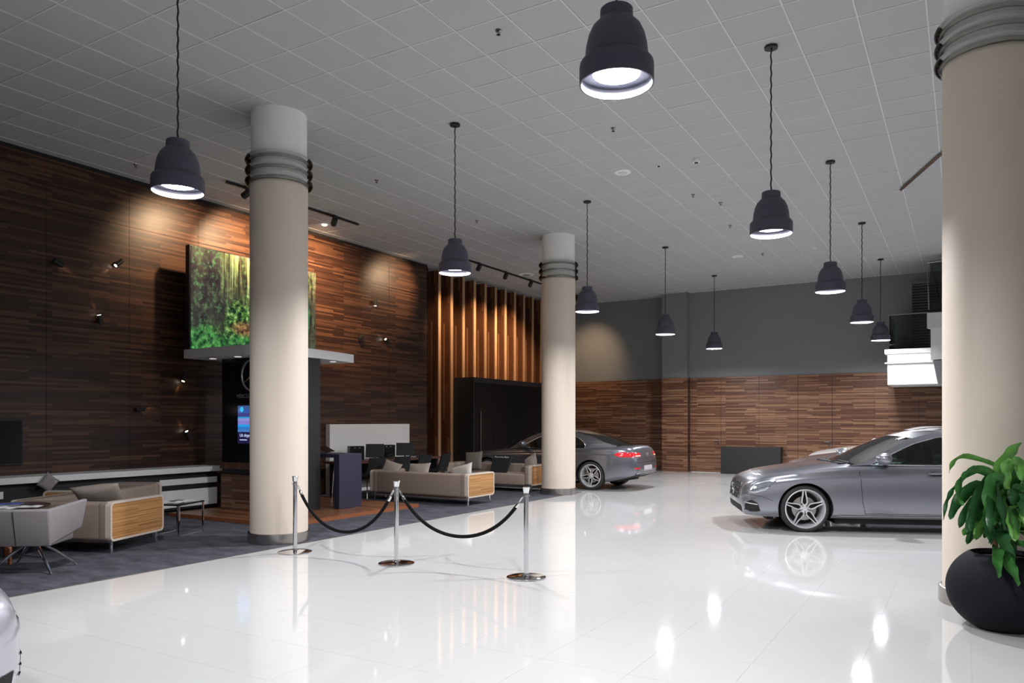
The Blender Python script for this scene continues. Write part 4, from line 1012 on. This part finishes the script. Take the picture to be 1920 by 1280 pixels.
        g = MB(); gl = [[P3(a, b, s)+Vector((0, -s*.018, 0)) for a, b in inner], [P3(a, belt-.02, s)+Vector((0, -s*.018, 0)) for a, b in inner]]
        g.grid(gl).build('side_window', 'carglass', t)
        mb = MB(); bx = S['bp']; bz = spline(S['win'], bx); mb.add([P3(bx-.05, belt-.02, s), P3(bx+.05, belt-.02, s), P3(bx+.07, bz, s), P3(bx-.03, bz, s)], [(0, 1, 2, 3)]); mb.build('pillar', 'black_gloss', t)
        # bright window surround
        fr = [P3(a, b, s)+Vector((0, s*.004, 0)) for a, b in inner]+[P3(a, belt+.004, s)+Vector((0, s*.006, 0)) for a in np.linspace(S['win'][-1][0], S['win'][0][0], 14)]
        MB().tube(fr, .0075, 6, closed=True).build('window_trim', 'chrome_trim', t, smooth=True)
    # windscreen, roof, rear glass
    x0, x1 = S['xr']
    def sheet(a, b, bulge, crown, n=14, m=16, off=0.):
        r = []
        for i in range(n+1):
            x = a+(b-a)*i/n; z = spline(rf, x); yy = gy(x, z)-.006; row = []
            for j in range(m+1):
                u = j/m*2-1; q = 1-u*u; row.append(Vector((x+bulge(i/n)*q, yy*u, z-.004+off+crown(i/n)*q)))
            r.append(row)
        return r
    MB().grid(sheet(x0, x1, lambda u: 0-.09*(1-u)**2+.10*u*u, lambda u: .030+.012*math.sin(PI*u))).build('roof', pm, t, smooth='all')
    MB().grid(sheet(xa, x0+.0, lambda u: -.17*(1-u)-.09*u, lambda u: -.01+.04*u)).build('windscreen', 'windscreen', t, smooth='all')
    MB().grid(sheet(x1, xb, lambda u: .10*(1-u)+.16*u, lambda u: .030*(1-u)+.01*u)).build('rear_window', 'carglass', t, smooth='all')
    # cabin inside
    cb = MB(); cb.box(xa+.35, xb-.35, -.66, .66, belt-.10, belt+.012); cb.build('dashboard_and_shelf', 'cabin', t)
    for x, y in ((2.55, -.36), (2.55, .36), (3.35, -.36), (3.35, .36)):
        MB().box(x, x+.12, y-.23, y+.23, belt, belt+.20).build('seat_back', 'cabin', t, bevel=.04); MB().box(x+.03, x+.11, y-.11, y+.11, belt+.2, belt+.33).build('headrest', 'cabin', t, bevel=.03)
    MB().tube([(2.05+.05*math.sin(a)*.3, -.36+.17*math.cos(a), belt+.05+.13*math.sin(a)) for a in np.linspace(0, 2*PI, 25)[:-1]], .013, 6, closed=True).build('steering_wheel', 'black', t)
    # mirrors
    for s in (-1, 1):
        mx = S['win'][0][0]+.17; y = gy(mx, belt)+.115
        rows = []
        for i in range(9):
            u = i/8; r = .15*math.sin(PI*(.12+.76*u))**.6; rows.append([(mx-.02+.12*math.cos(a)*(r/.15)*(1.15 if math.cos(a) < 0 else .6), s*(y-.115+.26*u), belt+.085+.012*u+.088*math.sin(a)*(r/.15)) for a in np.linspace(0, 2*PI, 17)[:-1]])
        mb = MB().grid(rows, closed=True); k = len(mb.v); n_ = 16; mb.f += [tuple(range(15, -1, -1)), tuple(k-16+i for i in range(16))]; mb.m += [0, 0]
        mb.build('mirror_housing', pm, t, smooth=1.0)
        MB().tube([(mx-.11, s*(y-.06), belt+.085), (mx-.125, s*(y+.02), belt+.09), (mx-.09, s*(y+.115), belt+.095)], .009, 6).build('mirror_indicator', 'lampglass', t)
        MB().tube([(mx+.02, s*(y-.14), belt-.01), (mx, s*(y-.05), belt+.03)], [.035, .028], 8).build('mirror_arm', 'black', t, smooth=True)
    # ---- shut lines and bright work
    d = S['doors']; zt0 = belt-.03
    for s in (-1, 1):
        ribbon('door_gap', [(d[0]-.02, f('sh', d[0])-.0), (d[0]+.0, .72), (d[0]+.02, .45), (d[0]+.06, .28)], .008, 'seam', side, s, .0015)
        ribbon('door_gap', [(d[1], belt-.03), (d[1]+.01, .5), (d[1], .28)], .008, 'seam', side, s, .0015)
        if d[2]: ribbon('door_gap', [(d[2]+.13, belt-.03), (d[2]+.08, .72), (d[2]-.2, .5), (d[2]-.25, .28)], .008, 'seam', side, s, .0015)
        ribbon('door_gap', [(d[0]+.06, .28), (d[1]+(.68 if d[2] else 0), .28)], .007, 'seam', side, s, .0015)
        ribbon('sill_trim', [(S['fa']+.42, .245), (S['ra']-.42, .25)], .018, 'chrome_trim', side, s, .006)
        for hx in ([d[1]-.22]+([d[2]-.1] if d[2] else [])):
            a = side(hx-.1, f('sh', hx)-.085, s, .0); b = side(hx+.12, f('sh', hx)-.08, s, .0); o = Vector((0, s*.032, 0))
            MB().tube([a+Vector((0, -s*.005, 0)), a+o*.7+Vector((.02, 0, 0)), (a+b)/2+o, b+o*.7-Vector((.02, 0, 0)), b+Vector((0, -s*.005, 0))], [.012, .016, .017, .016, .012], 8).build('door_handle', pm, t, smooth=True)
            patch('handle_recess', [(hx-.08, f('sh', hx)-.06), (hx+.1, f('sh', hx)-.06)], [(hx-.08, f('sh', hx)-.115), (hx+.1, f('sh', hx)-.11)], 'seam', side, s, .002, 6, 2)
        # lower door rub line and black sill
        ribbon('rocker', [(S['fa']+.38, .205), (S['ra']-.38, .21)], .05, 'under', side, s, .003)
        # headlamp: wraps the corner
        q = 0 if L > 4.8 else -.02
        hl = patch('headlamp', [(.085, .60+q), (.16, .685+q), (.30, .735+q), (.46, .748+q)], [(.085, .55+q), (.16, .545+q), (.30, .60+q), (.46, .742+q)], 'lampglass', side, s, .004)
        ribbon('daytime_light', [(.11, .585+q), (.17, .67+q), (.3, .715+q), (.42, .738+q)], .014, 'bluewhite_dim', side, s, .008, par=hl)
        ribbon('lamp_border', [(.10, .56+q), (.16, .55+q), (.3, .60+q), (.45, .735+q)], .012, 'chrome_trim', side, s, .008, par=hl)
        patch('corner_intake', [(.04, .40), (.12, .44), (.20, .40)], [(.04, .30), (.12, .27), (.235, .285)], 'under', side, s, .003)
        for z in (.40, .345, .30): ribbon('intake_fin', [(.035, z), (.2, z-.02)], .014, 'chrome_trim' if z > .39 else 'black', side, s, .007)
        ribbon('bumper_crease', [(.06, .52), (.25, .50), (.40, .44)], .006, 'seam', side, s, .002)
        if True:
            R2 = R+.012
            ribbon('arch_lip', [(S['fa']+R2*math.cos(a), S['wr']+R2*math.sin(a)) for a in np.linspace(-.1, PI+.1, 28)], .018, pm, side, s, .004)
            ribbon('arch_lip', [(S['ra']+R2*math.cos(a), S['wr']+R2*math.sin(a)) for a in np.linspace(-.1, PI+.1, 28)], .018, pm, side, s, .004)
        # bonnet shut line
        ribbon('bonnet_gap', [(.12, s*.50), (.5, s*.70), (1.0, s*.76), (1.42, s*.74)], .007, 'seam', top, None, .0015)
        ribbon('bonnet_crease', [(.25, s*.28), (.9, s*.40), (1.35, s*.46)], .012, pm, top, None, .006)
        # tail lamp
        ex = L-.52; zt_ = f('sh', L-.35)
        if d[2]: up = [(ex+.05, zt_-.03), (L-.3, zt_-.01), (L-.06, zt_-.06)]; lo = [(ex+.05, zt_-.10), (L-.3, zt_-.16), (L-.06, zt_-.17)]
        else: up = [(ex+.06, zt_-.10), (L-.34, zt_-.055), (L-.05, zt_-.07)]; lo = [(ex+.06, zt_-.125), (L-.34, zt_-.165), (L-.05, zt_-.17)]
        tl = patch('tail_lamp', up, lo, 'redlens', side, s, .006)
        fy0, fy1 = (.40, f('w', L-.04)*.99); yy = lambda a: s*a
        rp_ = [[front(s*(fy0+(fy1-fy0)*i/10), (zt_-.165+(.095)*j/4) if i > 1 else zt_-.12+(.04)*j/4-.02*(i == 0), .006, -1) for j in range(5)] for i in range(11)]
        MB().grid(rp_).build('lens', 'redlens', tl, smooth='all')
        r2 = [[front(s*(fy0+.03+(fy1-fy0-.05)*i/8), zt_-.155+.02*j, .010, -1) for j in range(2)] for i in range(9)]
        MB().grid(r2).build('light_bar', mat('tail light strip', (1, .5, .4), .3, emis=(1., .45, .3), es=.8) if 'tail light strip' not in bpy.data.materials else bpy.data.materials['tail light strip'], tl, smooth='all')
        r3 = [[front(s*(.48+.2*i/6), .50+.03*j, .005, -1) for j in range(2)] for i in range(7)]; MB().grid(r3).build('rear_reflector', 'redlens', t)
        r4 = MB(); ez = f('bot', L-.1)+.05
        r4.tube([(L-.10, s*.50+.085*math.cos(a), ez+.035*math.sin(a)) for a in np.linspace(0, 2*PI, 21)[:-1]], .012, 6, closed=True); r4.build('exhaust_tip', 'chrome_trim', t, smooth=True)
    # grille and star
    zg = .555 if L > 4.8 else .535
    gp = [[front(-.42+.84*i/20, zg-.125+.25*j/8-.03*abs(i/10-1)**2*(j/8), .004) for j in range(9)] for i in range(21)]
    gr = MB().grid(gp).build('grille', 'under', t)
    for z in (zg-.03, zg+.03): MB().tube([front(y, z, .012) for y in np.linspace(-.38, .38, 12)], .007, 6).build('grille_bar', 'chrome_trim', gr)
    rimp = [front(y, zg-.12, .01) for y in np.linspace(-.40, .40, 14)]+[front(y, zg+.115, .01) for y in np.linspace(.42, -.42, 14)]
    MB().tube(rimp, .009, 6, closed=True).build('grille_surround', 'chrome_trim', gr, smooth=True)
    sp_ = front(0, zg, .02); star(.085, 'star_emblem', 'chrome_trim', gr, sp_, (PI/2, 0, -PI/2), .012)
    MB().grid([[front(-.55+1.1*i/16, .25+.10*j/3, .004) for j in range(4)] for i in range(17)]).build('lower_intake', 'under', t)
    MB().box(1.36, 1.47, -.6, .6, f('top', 1.4)-.012, f('top', 1.4)+.004).build('cowl', 'under', t)
    for s in (-1, 1): MB().tube([(1.36, s*.1-.1, f('top', 1.4)+.006), (1.45, s*.3, f('top', 1.4)+.022), (1.5, s*.62, f('top', 1.5)+.0)], .009, 6).build('wiper', 'black', t)
    # tail: plate, emblem, diffuser
    zp = f('bot', L-.05)+.17
    pl_ = MB().grid([[front(-.26+.52*i/6, zp-.055+.11*j/2, .008, -1) for j in range(3)] for i in range(7)]).build('number_plate', 'plate', t)
    pe = front(0, f('top', L-.05)-.12, .01, -1); star(.045, 'star_emblem', 'chrome_trim', t, pe, (PI/2, 0, PI/2), .008)
    MB().grid([[front(-.62+1.24*i/16, f('bot', L)+.0+.05*j/2-.01, .004, -1) for j in range(3)] for i in range(17)]).build('diffuser', 'under', t)
    MB().tube([front(y, f('bot', L)+.045, .012, -1) for y in np.linspace(-.6, .6, 14)], .009, 6).build('bumper_trim', 'chrome_trim', t)
    ribbon('boot_gap', [(y, zp+.13) for y in np.linspace(-.6, .6, 12)], .008, 'seam', lambda a, b, o=.0015: front(a, b, o, -1))
    ribbon('boot_gap', [(f_, s_) for f_, s_ in ((xb+.16, -.62), (L-.14, -.62))], .007, 'seam', top); ribbon('boot_gap', [(xb+.16, .62), (L-.14, .62)], .007, 'seam', top)
    # ---- wheels
    def wheel():
        wr, rm = S['wr'], S['rim']; root = bpy.data.objects.new('wheel', None); COL.objects.link(root); root.parent = t
        MB().lathe([(rm-.01, -.10), (rm+.01, -.115), (wr-.03, -.12), (wr-.006, -.10), (wr, -.06), (wr, .06), (wr-.006, .10), (wr-.03, .12), (rm+.01, .115), (rm-.01, .10)], 56, axis='y').build('tyre', 'tyre', root, smooth=True)
        MB().lathe([(rm+.002, .112), (rm-.012, .116), (rm-.02, .10), (rm-.035, .04), (rm-.05, -.08)], 56, axis='y').build('rim', 'silver', root, smooth=True)
        MB().lathe([(rm-.04, -.06), (0, -.06)], 40, axis='y').build('wheel_back', 'under', root)
        MB().lathe([(.17, .01), (.17, .022), (.08, .03), (.0, .03)], 40, axis='y').build('brake_disc', 'disc', root, smooth=True)
        sp = MB()
        for k in range(5):
            a = PI/2+k*2*PI/5; ca, sa = math.cos(a), math.sin(a)
            def pt(r, w_, y): return (r*ca-w_*sa, y, r*sa+w_*ca)
            for s in (-1, 1):
                # two machined rails per spoke, closing towards the rim
                A = [(.055, s*.012), (.085, s*.036), (.14, s*.033), (.19, s*.022), (rm-.012, s*.014)]
                o = [pt(r, w_+s*.0075, .095-.02*(1-r/.25)) for r, w_ in A]; i_ = [pt(r, w_-s*.0075, .095-.02*(1-r/.25)) for r, w_ in A]
                ob = [(x, .045, z) for x, _, z in o]; ib = [(x, .045, z) for x, _, z in i_]
                n = len(A); vs = o+i_+ob+ib; fs = []
                for q in range(n-1): fs += [(q, q+1, n+q+1, n+q), (q, 2*n+q, 2*n+q+1, q+1), (n+q, n+q+1, 3*n+q+1, 3*n+q)]
                sp.add(vs, fs, 0)
            A = [(.06, .0), (.085, .026), (.14, .024), (.19, .014), (rm-.02, .006)]
            o = [pt(r, w_, .062) for r, w_ in A]; i_ = [pt(r, -w_, .062) for r, w_ in A]; n = len(A)
            sp.add(o+i_, [(q, q+1, n+q+1, n+q) for q in range(n-1)], 1)
        sp.build('spokes', ['silver', 'black_gloss'], root)
        MB().lathe([(.06, .06), (.06, .078), (.035, .085), (.033, .092), (0, .094)], 32, axis='y').build('hub_cap', 'silver', root, smooth=True)
        for k in range(5):
            a = PI/2+PI/5+k*2*PI/5; MB().lathe([(.0085, .078), (.0085, .086), (0, .087)], 8, (.046*math.cos(a), 0, .046*math.sin(a)), axis='y').build('wheel_bolt', 'black', root)
        return root
    w0 = wheel(); lst = []
    for i, (x, s) in enumerate(((S['fa'], 1), (S['ra'], 1), (S['fa'], -1), (S['ra'], -1))):
        if i == 0: r = w0
        else:
            r = w0.copy(); COL.objects.link(r); r.parent = t
            for c in kids(w0): q = c.copy(); COL.objects.link(q); q.parent = r
        r.location = (x, s*(f('w', x)-.145), S['wr']); r.rotation_euler = (0, (.06, .37, .04, .5)[i], 0 if s > 0 else PI)
    return t
M['bluewhite_dim'] = mat('daytime lamp strip', (.75, .78, .85), .15, .3)
def place_car(S, label, pm, nose_wheel, direction, near_left):
    """nose_wheel: ground point under the front wheel on the viewer's side; direction: unit vector nose to tail"""
    dx, dy = direction; rz = math.atan2(dy, dx); y = (spline(S['w'], S['fa'])-.02)*(1 if near_left else -1)
    ox = nose_wheel[0]-(S['fa']*dx-y*dy); oy = nose_wheel[1]-(S['fa']*dy+y*dx)
    return make_car(S, label, pm, (ox, oy, .0), rz)
D = (.922, .387)
def at(X, Z): return cam2w(X, Z)
place_car(SEDAN, 'metallic grey saloon car nearest the right column, nose to the left', 'paint_grey', at(4.18, 10.78), D, False)
place_car(SEDAN, 'second grey saloon car parked behind the nearest one', 'paint_grey', at(6.38, 14.5), D, False)
place_car(SEDAN, 'white car, only its bonnet visible behind the two grey saloons', 'paint_white', at(8.3, 18.25), D, False)
place_car(COUPE, 'dark grey coupe with red tail lamp behind the farther column', 'paint_grey2', (-7.42-2.84, 15.97), (1, 0), False)

nb = cam2w(-2.47, 3.2)
make_car(SEDAN, 'pale silver car nose peeking in at the lower left corner', 'paint_silver', (nb[0], nb[1], 0), PSI+PI)
